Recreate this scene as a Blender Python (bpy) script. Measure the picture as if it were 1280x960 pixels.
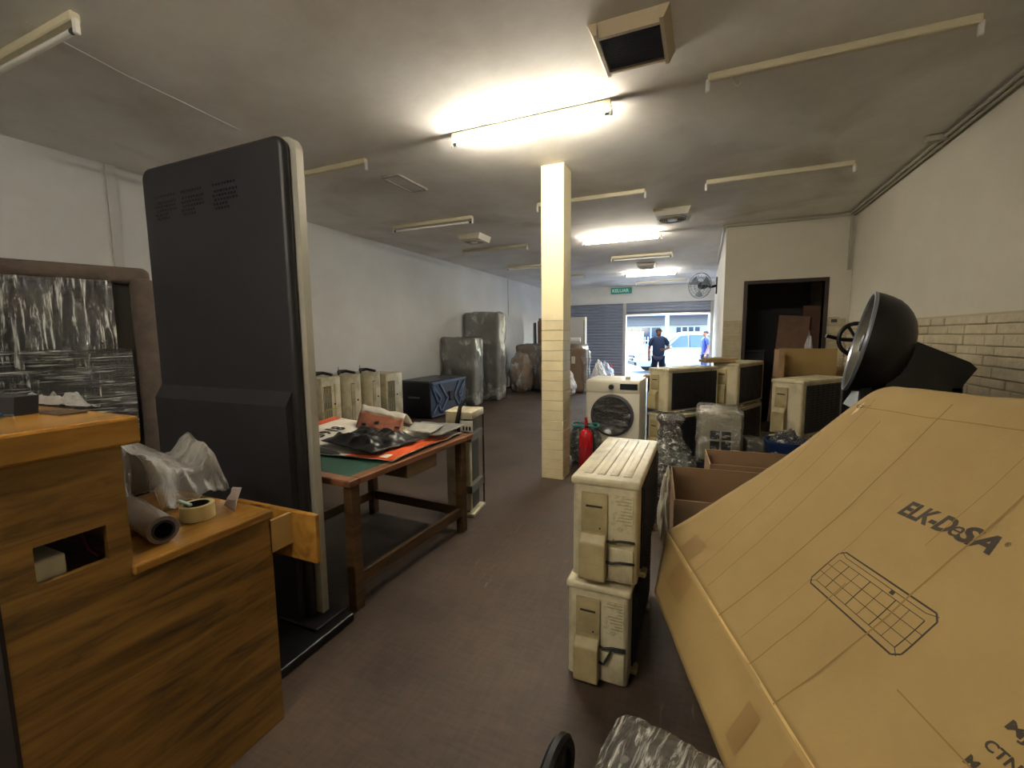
import bpy, bmesh, math, random
from mathutils import Vector, Matrix, noise, Euler
random.seed(7)
R = math.radians
scene = bpy.context.scene
for o in list(bpy.data.objects): bpy.data.objects.remove(o)

# ------------------------------------------------------------------ camera
CAM = Vector((0, 0, 1.45))
yaw, pit, rol = R(-23.4), R(6.2), R(-0.55)
fw = Vector((math.sin(yaw)*math.cos(pit), math.cos(yaw)*math.cos(pit), -math.sin(pit)))
rt = Vector((math.cos(yaw), -math.sin(yaw), 0)); up = rt.cross(fw)
rt2 = rt*math.cos(rol) + up*math.sin(rol); up2 = -rt*math.sin(rol) + up*math.cos(rol)
cam = bpy.data.cameras.new('camera'); camo = bpy.data.objects.new('camera', cam)
scene.collection.objects.link(camo); scene.camera = camo
m = Matrix((rt2, up2, -fw)).transposed().to_4x4(); m.translation = CAM
camo.matrix_world = m
cam.sensor_width = 36; cam.lens = 552/1280*36; cam.clip_start = 0.02; cam.clip_end = 300

# ------------------------------------------------------------------ world, sun, exposure
w = bpy.data.worlds.new('world'); scene.world = w; w.use_nodes = True
nt = w.node_tree; nt.nodes.clear()
sky = nt.nodes.new('ShaderNodeTexSky'); sky.sky_type = 'NISHITA'; sky.sun_disc = False
sky.sun_elevation = R(58); sky.sun_rotation = R(20); sky.air_density = 1.4; sky.dust_density = 0.5
bg = nt.nodes.new('ShaderNodeBackground'); bg.inputs['Strength'].default_value = 0.19
wo = nt.nodes.new('ShaderNodeOutputWorld')
nt.links.new(sky.outputs[0], bg.inputs[0]); nt.links.new(bg.outputs[0], wo.inputs[0])
sun = bpy.data.lights.new('sun', 'SUN'); sun.energy = 0.4; sun.angle = R(1.0); sun.color = (1, .97, .9)
suno = bpy.data.objects.new('sun', sun); scene.collection.objects.link(suno)
suno.rotation_euler = (R(-26), 0, R(20)); suno.location = (0, 20, 20)
pl = bpy.data.lights.new('doorway_portal', 'AREA'); pl.shape = 'RECTANGLE'; pl.size = 2.7; pl.size_y = 2.2
plo = bpy.data.objects.new('doorway_portal', pl); scene.collection.objects.link(plo)
plo.location = (-1.11, 15.5, 1.1); plo.rotation_euler = (R(-90), 0, 0)
pl.cycles.is_portal = True
scene.cycles.diffuse_bounces = 8; scene.cycles.max_bounces = 14; scene.cycles.transparent_max_bounces = 24
vs = scene.view_settings
scene.display_settings.display_device = 'sRGB'
vs.view_transform = 'Standard'; vs.look = 'None'; vs.exposure = 4.45; vs.gamma = 1.0; vs.use_curve_mapping = False
TUBE = 13.5            # radiance of the three lit fluorescent tubes

# ------------------------------------------------------------------ helpers
def lin(c):
    if isinstance(c, str):
        c = c.lstrip('#'); c = [int(c[i:i+2], 16)/255 for i in (0, 2, 4)]
        c = [x/12.92 if x <= .04045 else ((x+.055)/1.055)**2.4 for x in c]
    return (c[0], c[1], c[2], 1)

MATS = {}
def mat(name, col, rough=.6, metal=0, spec=.5, noise_=0, nscale=8, col2=None, bump=0, bscale=60, stretch=(1, 1, 1), coat=0, detail=6, lo=.35, hi=.65):
    if name in MATS: return MATS[name]
    M = bpy.data.materials.new(name); M.use_nodes = True; t = M.node_tree; N = t.nodes; L = t.links
    b = N['Principled BSDF']; c = lin(col); b.inputs['Base Color'].default_value = c
    b.inputs['Roughness'].default_value = rough; b.inputs['Metallic'].default_value = metal
    b.inputs['Specular IOR Level'].default_value = spec; b.inputs['Coat Weight'].default_value = coat
    if noise_ or col2 or bump:
        tc = N.new('ShaderNodeTexCoord'); mp = N.new('ShaderNodeMapping'); mp.inputs['Scale'].default_value = stretch
        L.new(tc.outputs['Object'], mp.inputs[0])
    if noise_ or col2:
        n = N.new('ShaderNodeTexNoise'); n.inputs['Scale'].default_value = nscale; n.inputs['Detail'].default_value = detail
        n.inputs['Roughness'].default_value = .62
        L.new(mp.outputs[0], n.inputs['Vector'])
        r = N.new('ShaderNodeValToRGB'); r.color_ramp.elements[0].position = lo; r.color_ramp.elements[1].position = hi
        c2 = lin(col2) if col2 else tuple(x*(1-noise_) for x in c[:3]) + (1,)
        r.color_ramp.elements[0].color = c2; r.color_ramp.elements[1].color = c
        L.new(n.outputs[0], r.inputs[0]); L.new(r.outputs[0], b.inputs['Base Color'])
    if bump:
        n2 = N.new('ShaderNodeTexNoise'); n2.inputs['Scale'].default_value = bscale; n2.inputs['Detail'].default_value = 4
        L.new(mp.outputs[0], n2.inputs['Vector'])
        bp = N.new('ShaderNodeBump'); bp.inputs['Strength'].default_value = bump; bp.inputs['Distance'].default_value = .02
        L.new(n2.outputs[0], bp.inputs['Height']); L.new(bp.outputs[0], b.inputs['Normal'])
    MATS[name] = M; return M

def film(name, streak=(4, 4, 60), scale=3, tint=(.9, .9, .88), cover=.25, milky=0.0, bump=.9, rough=.18, lo=.5, hi=.7, ior=1.5):
    """clear plastic: mostly see-through, with glossy wrinkles, pale streaks painted as their highlights, optional milky body"""
    if name in MATS: return MATS[name]
    M = bpy.data.materials.new(name); M.use_nodes = True; t = M.node_tree; N = t.nodes; L = t.links; N.clear()
    out = N.new('ShaderNodeOutputMaterial'); tr = N.new('ShaderNodeBsdfTransparent'); tr.inputs[0].default_value = (.97, .97, .97, 1)
    gl = N.new('ShaderNodeBsdfPrincipled'); gl.inputs['Base Color'].default_value = (*tint, 1); gl.inputs['Roughness'].default_value = rough  # whitish body colour of the streaks, painted highlights on the wrinkles
    gl.inputs['Specular IOR Level'].default_value = 0.19
    tc = N.new('ShaderNodeTexCoord'); mp = N.new('ShaderNodeMapping'); mp.inputs['Scale'].default_value = streak
    L.new(tc.outputs['Object'], mp.inputs[0])
    n = N.new('ShaderNodeTexNoise'); n.inputs['Scale'].default_value = scale; n.inputs['Detail'].default_value = 8; n.inputs['Roughness'].default_value = .7
    n.inputs['Distortion'].default_value = .6
    L.new(mp.outputs[0], n.inputs['Vector'])
    r = N.new('ShaderNodeValToRGB'); r.color_ramp.elements[0].position = lo; r.color_ramp.elements[1].position = hi
    a = milky; bb = min(1, milky+cover)
    r.color_ramp.elements[0].color = (a, a, a, 1); r.color_ramp.elements[1].color = (bb, bb, bb, 1)
    L.new(n.outputs[0], r.inputs[0])
    bp = N.new('ShaderNodeBump'); bp.inputs['Strength'].default_value = bump; bp.inputs['Distance'].default_value = .03
    L.new(n.outputs[0], bp.inputs['Height']); L.new(bp.outputs[0], gl.inputs['Normal'])
    g2 = N.new('ShaderNodeBsdfGlossy'); g2.inputs['Roughness'].default_value = rough; L.new(bp.outputs[0], g2.inputs['Normal'])
    fr = N.new('ShaderNodeFresnel'); fr.inputs['IOR'].default_value = ior; L.new(bp.outputs[0], fr.inputs['Normal'])
    mx = N.new('ShaderNodeMixShader'); L.new(r.outputs[0], mx.inputs[0]); L.new(tr.outputs[0], mx.inputs[1]); L.new(gl.outputs[0], mx.inputs[2])
    m2 = N.new('ShaderNodeMixShader'); L.new(fr.outputs[0], m2.inputs[0]); L.new(mx.outputs[0], m2.inputs[1]); L.new(g2.outputs[0], m2.inputs[2])
    L.new(m2.outputs[0], out.inputs[0])
    MATS[name] = M; return M

def emit(name, col, s):
    M = bpy.data.materials.new(name); M.use_nodes = True; t = M.node_tree; t.nodes.clear()
    e = t.nodes.new('ShaderNodeEmission'); e.inputs[0].default_value = lin(col); e.inputs[1].default_value = s
    o = t.nodes.new('ShaderNodeOutputMaterial'); t.links.new(e.outputs[0], o.inputs[0]); return M

class MB:
    def __init__(s): s.v = []; s.f = []
    def add(s, vs_, fs):
        o = len(s.v); s.v += [tuple(v) for v in vs_]; s.f += [tuple(i+o for i in f) for f in fs]; return s
    def box(s, x0, x1, y0, y1, z0, z1):
        return s.add([(x0,y0,z0),(x1,y0,z0),(x1,y1,z0),(x0,y1,z0),(x0,y0,z1),(x1,y0,z1),(x1,y1,z1),(x0,y1,z1)],
                     [(0,3,2,1),(4,5,6,7),(0,1,5,4),(1,2,6,5),(2,3,7,6),(3,0,4,7)])
    def bm(s, b):
        b.verts.index_update(); s.add([v.co[:] for v in b.verts], [[v.index for v in f.verts] for f in b.faces]); b.free(); return s
    def rbox(s, x0, x1, y0, y1, z0, z1, r=.01, seg=2, only=None):
        b = bmesh.new(); bmesh.ops.create_cube(b, size=1)
        for v in b.verts: v.co = Vector(((x0+x1)/2+v.co.x*(x1-x0), (y0+y1)/2+v.co.y*(y1-y0), (z0+z1)/2+v.co.z*(z1-z0)))
        ed = b.edges[:]
        if only is not None:
            ed = [e for e in b.edges if abs((e.verts[0].co-e.verts[1].co)[only]) > 1e-6]
        bmesh.ops.bevel(b, geom=ed, offset=r, segments=seg, profile=.5, affect='EDGES')
        return s.bm(b)
    def cyl(s, p0, p1, r0, r1=None, n=16, caps=True):
        p0 = Vector(p0); p1 = Vector(p1); r1 = r0 if r1 is None else r1
        d = (p1-p0).normalized(); a = d.orthogonal().normalized(); c = d.cross(a)
        o = len(s.v)
        for p, r in ((p0, r0), (p1, r1)):
            for i in range(n):
                t = 2*math.pi*i/n; s.v.append(tuple(p+(a*math.cos(t)+c*math.sin(t))*r))
        for i in range(n): j = (i+1) % n; s.f.append((o+i, o+j, o+n+j, o+n+i))
        if caps: s.f.append(tuple(o+i for i in reversed(range(n)))); s.f.append(tuple(o+n+i for i in range(n)))
        return s
    def tube(s, pts, r, n=8, closed=False):
        pts = [Vector(p) for p in pts]; o = len(s.v); k = len(pts); ref = None
        for i, p in enumerate(pts):
            q0 = pts[i-1] if (i > 0 or closed) else p; q1 = pts[(i+1) % k] if (i < k-1 or closed) else p
            d = (q1-q0).normalized()
            if ref is None: ref = d.orthogonal().normalized()
            ref = (ref-d*ref.dot(d)); ref = ref.normalized() if ref.length > 1e-6 else d.orthogonal().normalized()
            c = d.cross(ref); rr = r[i] if isinstance(r, (list, tuple)) else r
            for j in range(n):
                t = 2*math.pi*j/n; s.v.append(tuple(p+(ref*math.cos(t)+c*math.sin(t))*rr))
        for i in range(k if closed else k-1):
            for j in range(n):
                a = o+i*n+j; b = o+i*n+(j+1) % n; c = o+((i+1) % k)*n+(j+1) % n; d = o+((i+1) % k)*n+j
                s.f.append((a, b, c, d))
        if not closed: s.f.append(tuple(o+j for j in reversed(range(n)))); s.f.append(tuple(o+(k-1)*n+j for j in range(n)))
        return s
    def lathe(s, prof, n=24, M=None):
        """profile of (r, z) turned about z, then moved by M"""
        o = len(s.v); M = M or Matrix()
        for r, z in prof:
            for i in range(n):
                t = 2*math.pi*i/n; s.v.append(tuple(M @ Vector((r*math.cos(t), r*math.sin(t), z))))
        for k in range(len(prof)-1):
            for i in range(n): j = (i+1) % n; s.f.append((o+k*n+i, o+k*n+j, o+(k+1)*n+j, o+(k+1)*n+i))
        return s
    def prism(s, poly, ax, a, b):
        """polygon extruded along axis ax (0,1,2) from a to b; poly holds the two other coordinates in order"""
        def P(u, v, w): return [(w, u, v), (u, w, v), (u, v, w)][ax]
        n = len(poly); o = len(s.v)
        s.v += [P(u, v, a) for u, v in poly] + [P(u, v, b) for u, v in poly]
        s.f.append(tuple(o+i for i in range(n))); s.f.append(tuple(o+n+i for i in reversed(range(n))))
        for i in range(n): j = (i+1) % n; s.f.append((o+i, o+n+i, o+n+j, o+j))
        return s
    def grid(s, fn, nu, nv):
        o = len(s.v)
        for i in range(nu+1):
            for j in range(nv+1): s.v.append(tuple(fn(i/nu, j/nv)))
        for i in range(nu):
            for j in range(nv):
                a = o+i*(nv+1)+j; s.f.append((a, a+1, a+nv+2, a+nv+1))
        return s
    def mesh(s, name, mt, smooth=None):
        me = bpy.data.meshes.new(name); me.from_pydata(s.v, [], s.f); me.update()
        b = bmesh.new(); b.from_mesh(me); bmesh.ops.recalc_face_normals(b, faces=b.faces); b.to_mesh(me); b.free()
        me.materials.append(mt)
        if smooth:
            me.polygons.foreach_set('use_smooth', [True]*len(me.polygons)); me.set_sharp_from_angle(angle=R(smooth))
        return me
    def build(s, name, mt, parent=None, smooth=None, loc=None):
        return link(name, s.mesh(name, mt, smooth), parent, loc)

def link(name, me, parent=None, loc=None):
    o = bpy.data.objects.new(name, me); scene.collection.objects.link(o)
    if parent: o.parent = parent
    if loc: o.location = loc
    return o
def tag(o, label, cat, group=None, kind=None):
    o['label'] = label; o['category'] = cat
    if group: o['group'] = group
    if kind: o['kind'] = kind
    return o
def thing(name, label, cat, loc=(0, 0, 0), rz=0, group=None):
    o = bpy.data.objects.new(name, None); scene.collection.objects.link(o); o.empty_display_size = .1
    o.location = loc; o.rotation_euler = (0, 0, R(rz)); return tag(o, label, cat, group)
def struct(o, label=None):
    o['kind'] = 'structure'
    if label: o['label'] = label
    return o
def solid(o, th, off=0):
    md = o.modifiers.new('thickness', 'SOLIDIFY'); md.thickness = th; md.offset = off; return o
def subsurf(o, n=1):
    md = o.modifiers.new('subdivision', 'SUBSURF'); md.levels = n; md.render_levels = n; return o
def fbm(p, sc, oct_=3):
    v = 0; a = 1
    p = Vector(p)*sc
    for _ in range(oct_): v += a*noise.noise(p); p = p*2.03; a *= .5
    return v
def text_mb(body, size, M, extrude=.0008, offset=0.0, shear=0.0, spacing=1.0, fn=None, align='LEFT'):
    cu = bpy.data.curves.new('txt', 'FONT'); cu.body = body; cu.size = size; cu.extrude = extrude; cu.offset = offset; cu.shear = shear
    cu.space_character = spacing; cu.align_x = align; cu.resolution_u = 3
    o = bpy.data.objects.new('txt', cu); scene.collection.objects.link(o)
    dg = bpy.context.evaluated_depsgraph_get(); me = bpy.data.meshes.new_from_object(o.evaluated_get(dg))
    mb = MB(); f = fn or (lambda v: M @ v)
    mb.add([f(v.co) for v in me.vertices], [p.vertices[:] for p in me.polygons])
    bpy.data.objects.remove(o); bpy.data.curves.remove(cu); bpy.data.meshes.remove(me)
    return mb
def basis(origin, x, y):
    x = Vector(x).normalized(); y = Vector(y).normalized(); z = x.cross(y)
    M = Matrix((x, y, z)).transposed().to_4x4(); M.translation = Vector(origin); return M
def crumple(x0, x1, y0, y1, z0, z1, r, amp, sc, n=5, seed=0, bottom=True):
    """a rounded block, finely divided and dented by noise: things under stretch film"""
    b = bmesh.new(); bmesh.ops.create_cube(b, size=1)
    bmesh.ops.subdivide_edges(b, edges=b.edges[:], cuts=2**n//2, use_grid_fill=True)
    sx, sy, sz = x1-x0, y1-y0, z1-z0; c = Vector(((x0+x1)/2, (y0+y1)/2, (z0+z1)/2)); off = Vector((seed*7.3, seed*3.1, seed*5.7))
    for v in b.verts:
        p = Vector((v.co.x*sx, v.co.y*sy, v.co.z*sz)); q = Vector([max(-s/2+r, min(s/2-r, a)) for a, s in zip(p, (sx, sy, sz))])
        d = p-q
        if d.length > 1e-9: p = q+d.normalized()*r
        nrm = (d.normalized() if d.length > 1e-9 else p.normalized())
        a = amp*fbm(p+off, sc)
        if bottom and p.z < -sz/2+1e-4: a = 0
        v.co = c+p+nrm*a
    return MB().bm(b)
def sack(cx, cy, z0, rx, ry, hz, seed=0, amp=.12, sc=3, pinch=.55, sub=5):
    """a lumpy sack standing on z0, narrower towards the top"""
    b = bmesh.new(); bmesh.ops.create_icosphere(b, subdivisions=sub, radius=1); off = Vector((seed*3.7, seed*9.1, seed*1.3))
    for v in b.verts:
        p = v.co.copy(); k = 1+amp*fbm(p+off, sc)
        t = (p.z+1)/2; wd = 1-(1-pinch)*max(0, t-.35)/.65
        sq = 1.18
        z = max(-0.82, p.z*k)
        v.co = Vector((cx+rx*p.x*k*wd*sq*.9, cy+ry*p.y*k*wd*sq*.9, z0+hz*(z+.82)/1.82))
    return MB().bm(b)

# ------------------------------------------------------------------ materials
M_ceil = mat('ceiling_paint', '#e6e4e0', .85, col2='#d2cdc6', nscale=1.1, bump=.05, bscale=25, lo=.3, hi=.6)
def damp_stains(M, col, scale, lo, hi, amt):
    """water stains with a shape of their own on top of the paint"""
    t = M.node_tree; N = t.nodes; L = t.links; b = N['Principled BSDF']; src = b.inputs['Base Color'].links[0].from_socket
    tc = N.new('ShaderNodeTexCoord'); n = N.new('ShaderNodeTexNoise'); n.inputs['Scale'].default_value = scale; n.inputs['Detail'].default_value = 7; n.inputs['Distortion'].default_value = 1.2
    L.new(tc.outputs['Object'], n.inputs['Vector']); r = N.new('ShaderNodeValToRGB'); r.color_ramp.elements[0].position = lo; r.color_ramp.elements[1].position = hi
    r.color_ramp.elements[0].color = (0, 0, 0, 1); r.color_ramp.elements[1].color = (amt, amt, amt, 1); L.new(n.outputs[0], r.inputs[0])
    m = N.new('ShaderNodeMixRGB'); L.new(r.outputs[0], m.inputs[0]); L.new(src, m.inputs[1]); m.inputs[2].default_value = lin(col); L.new(m.outputs[0], b.inputs['Base Color'])
damp_stains(M_ceil, '#8f8272', .55, .54, .7, .4)
M_wall = mat('wall_paint', '#cfd0d0', .8, col2='#c4c4c2', nscale=1.3, bump=.03, bscale=40, lo=.3, hi=.7)
M_wallw = mat('beige_wall_paint', '#cfcaba', .8, col2='#c6c0b0', nscale=1.3, bump=.03, bscale=40, lo=.3, hi=.7)
M_tile = mat('cream_wall_tile', '#d8cda8', .38, col2='#cdbf98', nscale=5, bump=.02, bscale=30)
M_stone = mat('split_face_tile', '#c4b99c', .7, col2='#b3a78a', nscale=9, bump=.35, bscale=22)
M_grout = mat('tile_joint', '#b0a58c', .9)
M_batten = mat('lamp_batten_enamel', '#c8bfa2', .5)
M_white = mat('white_enamel', '#d4d2ca', .4)
M_tubeoff = mat('unlit_tube_glass', '#dedcd4', .25)
M_black = mat('black_plastic', '#17161a', .55)
M_blackg = mat('black_gloss', '#0f0f12', .25)
M_blackm = mat('black_painted_metal', '#08080a', .42, noise_=.3, nscale=12)
M_dark = mat('dark_grille', '#14161c', .6)
M_beige = mat('aged_beige_metal', '#c0b799', .42, col2='#8d836a', nscale=4, lo=.32, hi=.55, detail=8, bump=.02)
M_beiged = mat('aged_beige_plastic', '#aa9c74', .5, col2='#8b7e5a', nscale=7)
M_cable = mat('black_cable', '#0c0c0d', .5)
M_card = mat('cardboard', '#9f8553', .85, col2='#937a4b', nscale=2.5, bump=.05, bscale=90, lo=.3, hi=.7)
M_cardin = mat('cardboard_inside', '#94785a', .9, noise_=.12, nscale=4)
M_fold = mat('cardboard_fold', '#7f6537', .9)
M_ink = mat('black_print', '#33291b', .8)
M_tape = mat('brown_tape', '#8c7044', .5)
M_silver = mat('silver_trim', '#a8a497', .35, metal=.3)
M_steelb = mat('shutter_steel', '#8c93a3', .45, metal=.4, noise_=.12, nscale=3)
M_shutd = mat('shutter_shadow_joint', '#4a4f5c', .6)
M_red = mat('red_paint', '#b3141f', .3)
M_pad = mat('grey_padding_cloth', '#564a41', .9, noise_=.35, nscale=9, bump=.2, bscale=120)
M_matt = mat('grey_mattress', '#84807a', .8, noise_=.2, nscale=4)
M_brownpad = mat('brown_upholstery', '#8d7763', .85, noise_=.2, nscale=4)
M_sackw = mat('white_plastic_bag', '#d9dade', .35, bump=.4, bscale=9)
M_alu = mat('brushed_aluminium', '#b9bcc0', .3, metal=.9)
M_green = mat('green_cutting_mat', '#1d4a3a', .6, noise_=.2, nscale=6)
M_orange = mat('orange_print', '#d2531f', .5)
M_paper = mat('white_banner', '#dcd6c8', .45)
M_skinprint = mat('pinkish_print', '#b87a5f', .5, col2='#8d5240', nscale=14)
M_film = film('stretch_film', (7, 7, 12), 3.0, cover=.95, milky=.03, bump=1.0, rough=.1)
M_filmh = film('stretch_film_banded', (2, 2, 45), 2.0, cover=.9, milky=.0, bump=1.0, rough=.12)
M_filmv = film('stretch_film_vertical', (22, 22, 2.2), 2.0, cover=.95, milky=.0, bump=1.0, rough=.12)
M_filmm = film('milky_plastic_sheet', (5, 5, 5), 2.5, cover=.16, milky=.12, bump=.3, rough=.42, ior=1.18, tint=(.7, .66, .6))
M_filmg = film('thin_wrap', (3, 3, 2), 1.3, cover=.55, milky=.1, bump=.6, rough=.15)

def wood(name, c1, c2, c3, ax=(1.2, 1.2, 12), rough=.35, sc=2.0, rot=(0, 0, 0)):
    M = bpy.data.materials.new(name); M.use_nodes = True; t = M.node_tree; N = t.nodes; L = t.links; b = N['Principled BSDF']
    tc = N.new('ShaderNodeTexCoord'); mp = N.new('ShaderNodeMapping'); mp.inputs['Scale'].default_value = ax; mp.inputs['Rotation'].default_value = rot
    n = N.new('ShaderNodeTexNoise'); n.inputs['Scale'].default_value = sc; n.inputs['Detail'].default_value = 9; n.inputs['Roughness'].default_value = .62; n.inputs['Distortion'].default_value = .7
    r = N.new('ShaderNodeValToRGB'); e = r.color_ramp.elements; e[0].position = .3; e[0].color = lin(c1); e[1].position = .72; e[1].color = lin(c3)
    k = e.new(.5); k.color = lin(c2)
    L.new(tc.outputs['Object'], mp.inputs[0]); L.new(mp.outputs[0], n.inputs['Vector']); L.new(n.outputs[0], r.inputs[0]); L.new(r.outputs[0], b.inputs['Base Color'])
    b.inputs['Roughness'].default_value = rough
    MATS[name] = M; return M
M_teak = wood('teak_laminate', '#3a2510', '#7d5b28', '#997338', (1.0, 1.5, 13), .4, 1.6, (R(9), 0, 0))
M_teakt = wood('varnished_orange_wood', '#6b491d', '#94692b', '#a57a38', (6, 1.2, 6), .25, 1.6)
M_tablew = wood('brown_table_wood', '#33230f', '#4f3820', '#634628', (2, 2, 9), .45, 2.0)
M_tableh = wood('brown_table_edge', '#5a3822', '#7d5236', '#8f6245', (9, 1.2, 9), .4, 2.0)

def floor_mat():
    M = bpy.data.materials.new('worn_brown_vinyl'); M.use_nodes = True; t = M.node_tree; N = t.nodes; L = t.links; b = N['Principled BSDF']
    tc = N.new('ShaderNodeTexCoord')
    def nz(sc, st, det=6, dist=0):
        mp = N.new('ShaderNodeMapping'); mp.inputs['Scale'].default_value = st; L.new(tc.outputs['Object'], mp.inputs[0])
        n = N.new('ShaderNodeTexNoise'); n.inputs['Scale'].default_value = sc; n.inputs['Detail'].default_value = det; n.inputs['Distortion'].default_value = dist
        n.inputs['Roughness'].default_value = .65; L.new(mp.outputs[0], n.inputs['Vector']); return n
    def ramp(n, p0, c0, p1, c1):
        r = N.new('ShaderNodeValToRGB'); e = r.color_ramp.elements; e[0].position = p0; e[0].color = c0; e[1].position = p1; e[1].color = c1
        L.new(n.outputs[0], r.inputs[0]); return r
    a = ramp(nz(1.5, (1, 1, 1)), .3, lin('#352b24'), .7, lin('#5a4a3e'))
    g = ramp(nz(7, (1, 9, 1)), .35, (.78, .78, .78, 1), .65, (1.08, 1.08, 1.08, 1))
    mx = N.new('ShaderNodeMixRGB'); mx.blend_type = 'MULTIPLY'; mx.inputs[0].default_value = .8; L.new(a.outputs[0], mx.inputs[1]); L.new(g.outputs[0], mx.inputs[2])
    g2 = ramp(nz(6, (8, 1, 1)), .4, (.85, .85, .85, 1), .62, (1.05, 1.05, 1.05, 1))
    m2 = N.new('ShaderNodeMixRGB'); m2.blend_type = 'MULTIPLY'; m2.inputs[0].default_value = .8; L.new(mx.outputs[0], m2.inputs[1]); L.new(g2.outputs[0], m2.inputs[2])
    # pale scuffs with a shape of their own
    s1 = ramp(nz(2.2, (9, 1.1, 1), 10, 1.5), .6, (0, 0, 0, 1), .72, (1, 1, 1, 1)); s2 = ramp(nz(1.1, (1, 1, 1), 2), .5, (0, 0, 0, 1), .64, (1, 1, 1, 1))
    mm = N.new('ShaderNodeMath'); mm.operation = 'MULTIPLY'; L.new(s1.outputs[0], mm.inputs[0]); L.new(s2.outputs[0], mm.inputs[1])
    m4 = N.new('ShaderNodeMath'); m4.operation = 'MULTIPLY'; L.new(mm.outputs[0], m4.inputs[0]); m4.inputs[1].default_value = .5
    m3 = N.new('ShaderNodeMixRGB'); L.new(m4.outputs[0], m3.inputs[0]); L.new(m2.outputs[0], m3.inputs[1]); m3.inputs[2].default_value = lin('#a08f80')
    L.new(m3.outputs[0], b.inputs['Base Color'])
    rr = ramp(nz(3, (1, 1, 1)), .3, (.5, .5, .5, 1), .7, (.68, .68, .68, 1)); L.new(rr.outputs[0], b.inputs['Roughness'])
    b.inputs['Specular IOR Level'].default_value = .35
    return M
M_floor = floor_mat()

# ------------------------------------------------------------------ the room
XL, XR, YB, YF, YD, XS, ZC = -5.13, 1.82, -1.6, 15.3, 7.45, .26, 3.06
struct(MB().box(XL-.2, XR+.2, YB-.2, YF+.35, -.12, 0).build('floor', M_floor))
struct(MB().box(XL-.2, XR+.2, YB-.2, YF+.35, ZC, ZC+.15).build('ceiling', M_ceil))
MB().tube([(-3.21, 1.25, ZC), (-3.24, 1.4, ZC-.001), (-3.3, 1.72, ZC), (-3.32, 2.07, ZC-.001), (-3.36, 2.5, ZC)], .0016, 5).build('hairline_crack', mat('crack_filler', '#e8e6e2', .9), bpy.data.objects['ceiling'])
wl = struct(MB().box(XL-.2, XL, YB-.2, YF+.35, 0, ZC).build('wall_left', M_wall))
MB().box(XL-.04, XL+.035, 2.42, 2.5, 0, ZC).build('pilaster_edge', mat('pilaster_grey', '#bdbdba', .8), wl)
MB().box(XL-.04, XL+.02, YB, 2.42, 0, ZC).build('wall_panel', M_wall, wl)
MB().tube([(XL+.012, 11.6, 3.03), (XL+.013, 11.6, 2.6), (XL+.012, 11.62, 2.02)], .008, 6).build('wall_cable', mat('grey_cable', '#8b8f96', .6), wl)
struct(MB().box(XL, XR, YB-.2, YB, 0, ZC).build('wall_back', M_wall))
wr_ = struct(MB().box(XR, XR+.2, YB-.2, 11.0, 0, ZC).build('wall_right', M_wallw))
TZ = 1.58
MB().box(XR-.014, XR+.02, 2.6, YD, 0, TZ).build('wainscot_backing', M_grout, wr_)
# split-face tiles, one object each, laid in uneven courses
zc = .85; row = 0; tl = {}
while zc < TZ-.02:
    hh = min([.065, .08, .072][row % 3], TZ-zc); y = 2.62+(row % 2)*.13-.1; k = row
    while y < YD-.02:
        L_ = [.34, .22, .28, .4, .25][k % 5]; y0 = max(y, 2.62); y1 = min(y+L_, YD)
        if y1-y0 > .03:
            dpt = .012*random.random()+.008
            b_ = MB().rbox(XR-.014-dpt, XR-.005, y0+.004, y1-.004, zc+.004, zc+hh-.004, .004, 1).build('stone_tile', M_stone, wr_)
        y += L_; k += 1
    zc += hh; row += 1
# door wall with its opening
dx0, dx1, dzt = .57, 1.52, 2.17
wd = struct(MB().box(XS, dx0, YD, YD+.14, 0, ZC).box(dx1, XR, YD, YD+.14, 0, ZC).box(dx0, dx1, YD, YD+.14, dzt, ZC).build('wall_door', M_wallw))
for x0, x1 in ((XS+.0, dx0-.06), (dx1+.06, XR-.03)):
    n = 1 if x1-x0 < .25 else 1
    z0 = .9
    while z0 < 1.55:
        MB().rbox(x0+.004, x1-.004, YD-.016, YD+.01, z0+.004, z0+.104, .004, 1).build('stone_tile', M_stone, wd); z0 += .108
struct(MB().box(XS, XS+.14, YD+.14, YF, 0, ZC).build('wall_side', M_wall))
d1 = MB().box(dx0-.05, dx0, YD-.012, YD+.15, 0, dzt+.05).box(dx1, dx1+.05, YD-.012, YD+.15, 0, dzt+.05).box(dx0, dx1, YD-.012, YD+.15, dzt, dzt+.05).build('door_1', mat('dark_door_frame', '#33241f', .5))
struct(d1)
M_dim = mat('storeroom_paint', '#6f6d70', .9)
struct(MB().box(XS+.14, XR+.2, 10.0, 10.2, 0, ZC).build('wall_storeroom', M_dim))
# plaster column: plain above, cream tiles below
CX0, CX1, CY0, CY1 = -1.48, -1.255, 4.17, 4.42
M_colp = mat('column_paint', '#ddd2ac', .6, noise_=.05, nscale=3)
colm = struct(MB().box(CX0+.012, CX1-.012, CY0+.012, CY1-.012, 0, ZC).box(CX0, CX1, CY0, CY1, 1.6, ZC).build('column', M_colp), 'square column with cream tiles below and plain paint above')
MB().box(CX0+.006, CX1-.006, CY0+.006, CY1-.006, 0, 1.6).build('tile_backing', M_grout, colm)
z0 = .0; row = 0
while z0 < 1.58:
    h_ = .1 if z0+.1 < 1.6 else 1.6-z0
    for a in (0, 1):
        t_ = .0012*random.random()
        MB().rbox(CX0, CX1, CY0-.0-t_ if a == 0 else CY1-.012, CY0+.012 if a == 0 else CY1+t_, z0+.0025, z0+h_-.0025, .002, 1).build('tile', M_tile, colm)
        MB().rbox(CX1-.012 if a == 0 else CX0-t_, CX1+t_ if a == 0 else CX0+.012, CY0+.002, CY1-.002, z0+.0025, z0+h_-.0025, .002, 1).build('tile', M_tile, colm)
    z0 += h_; row += 1
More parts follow.
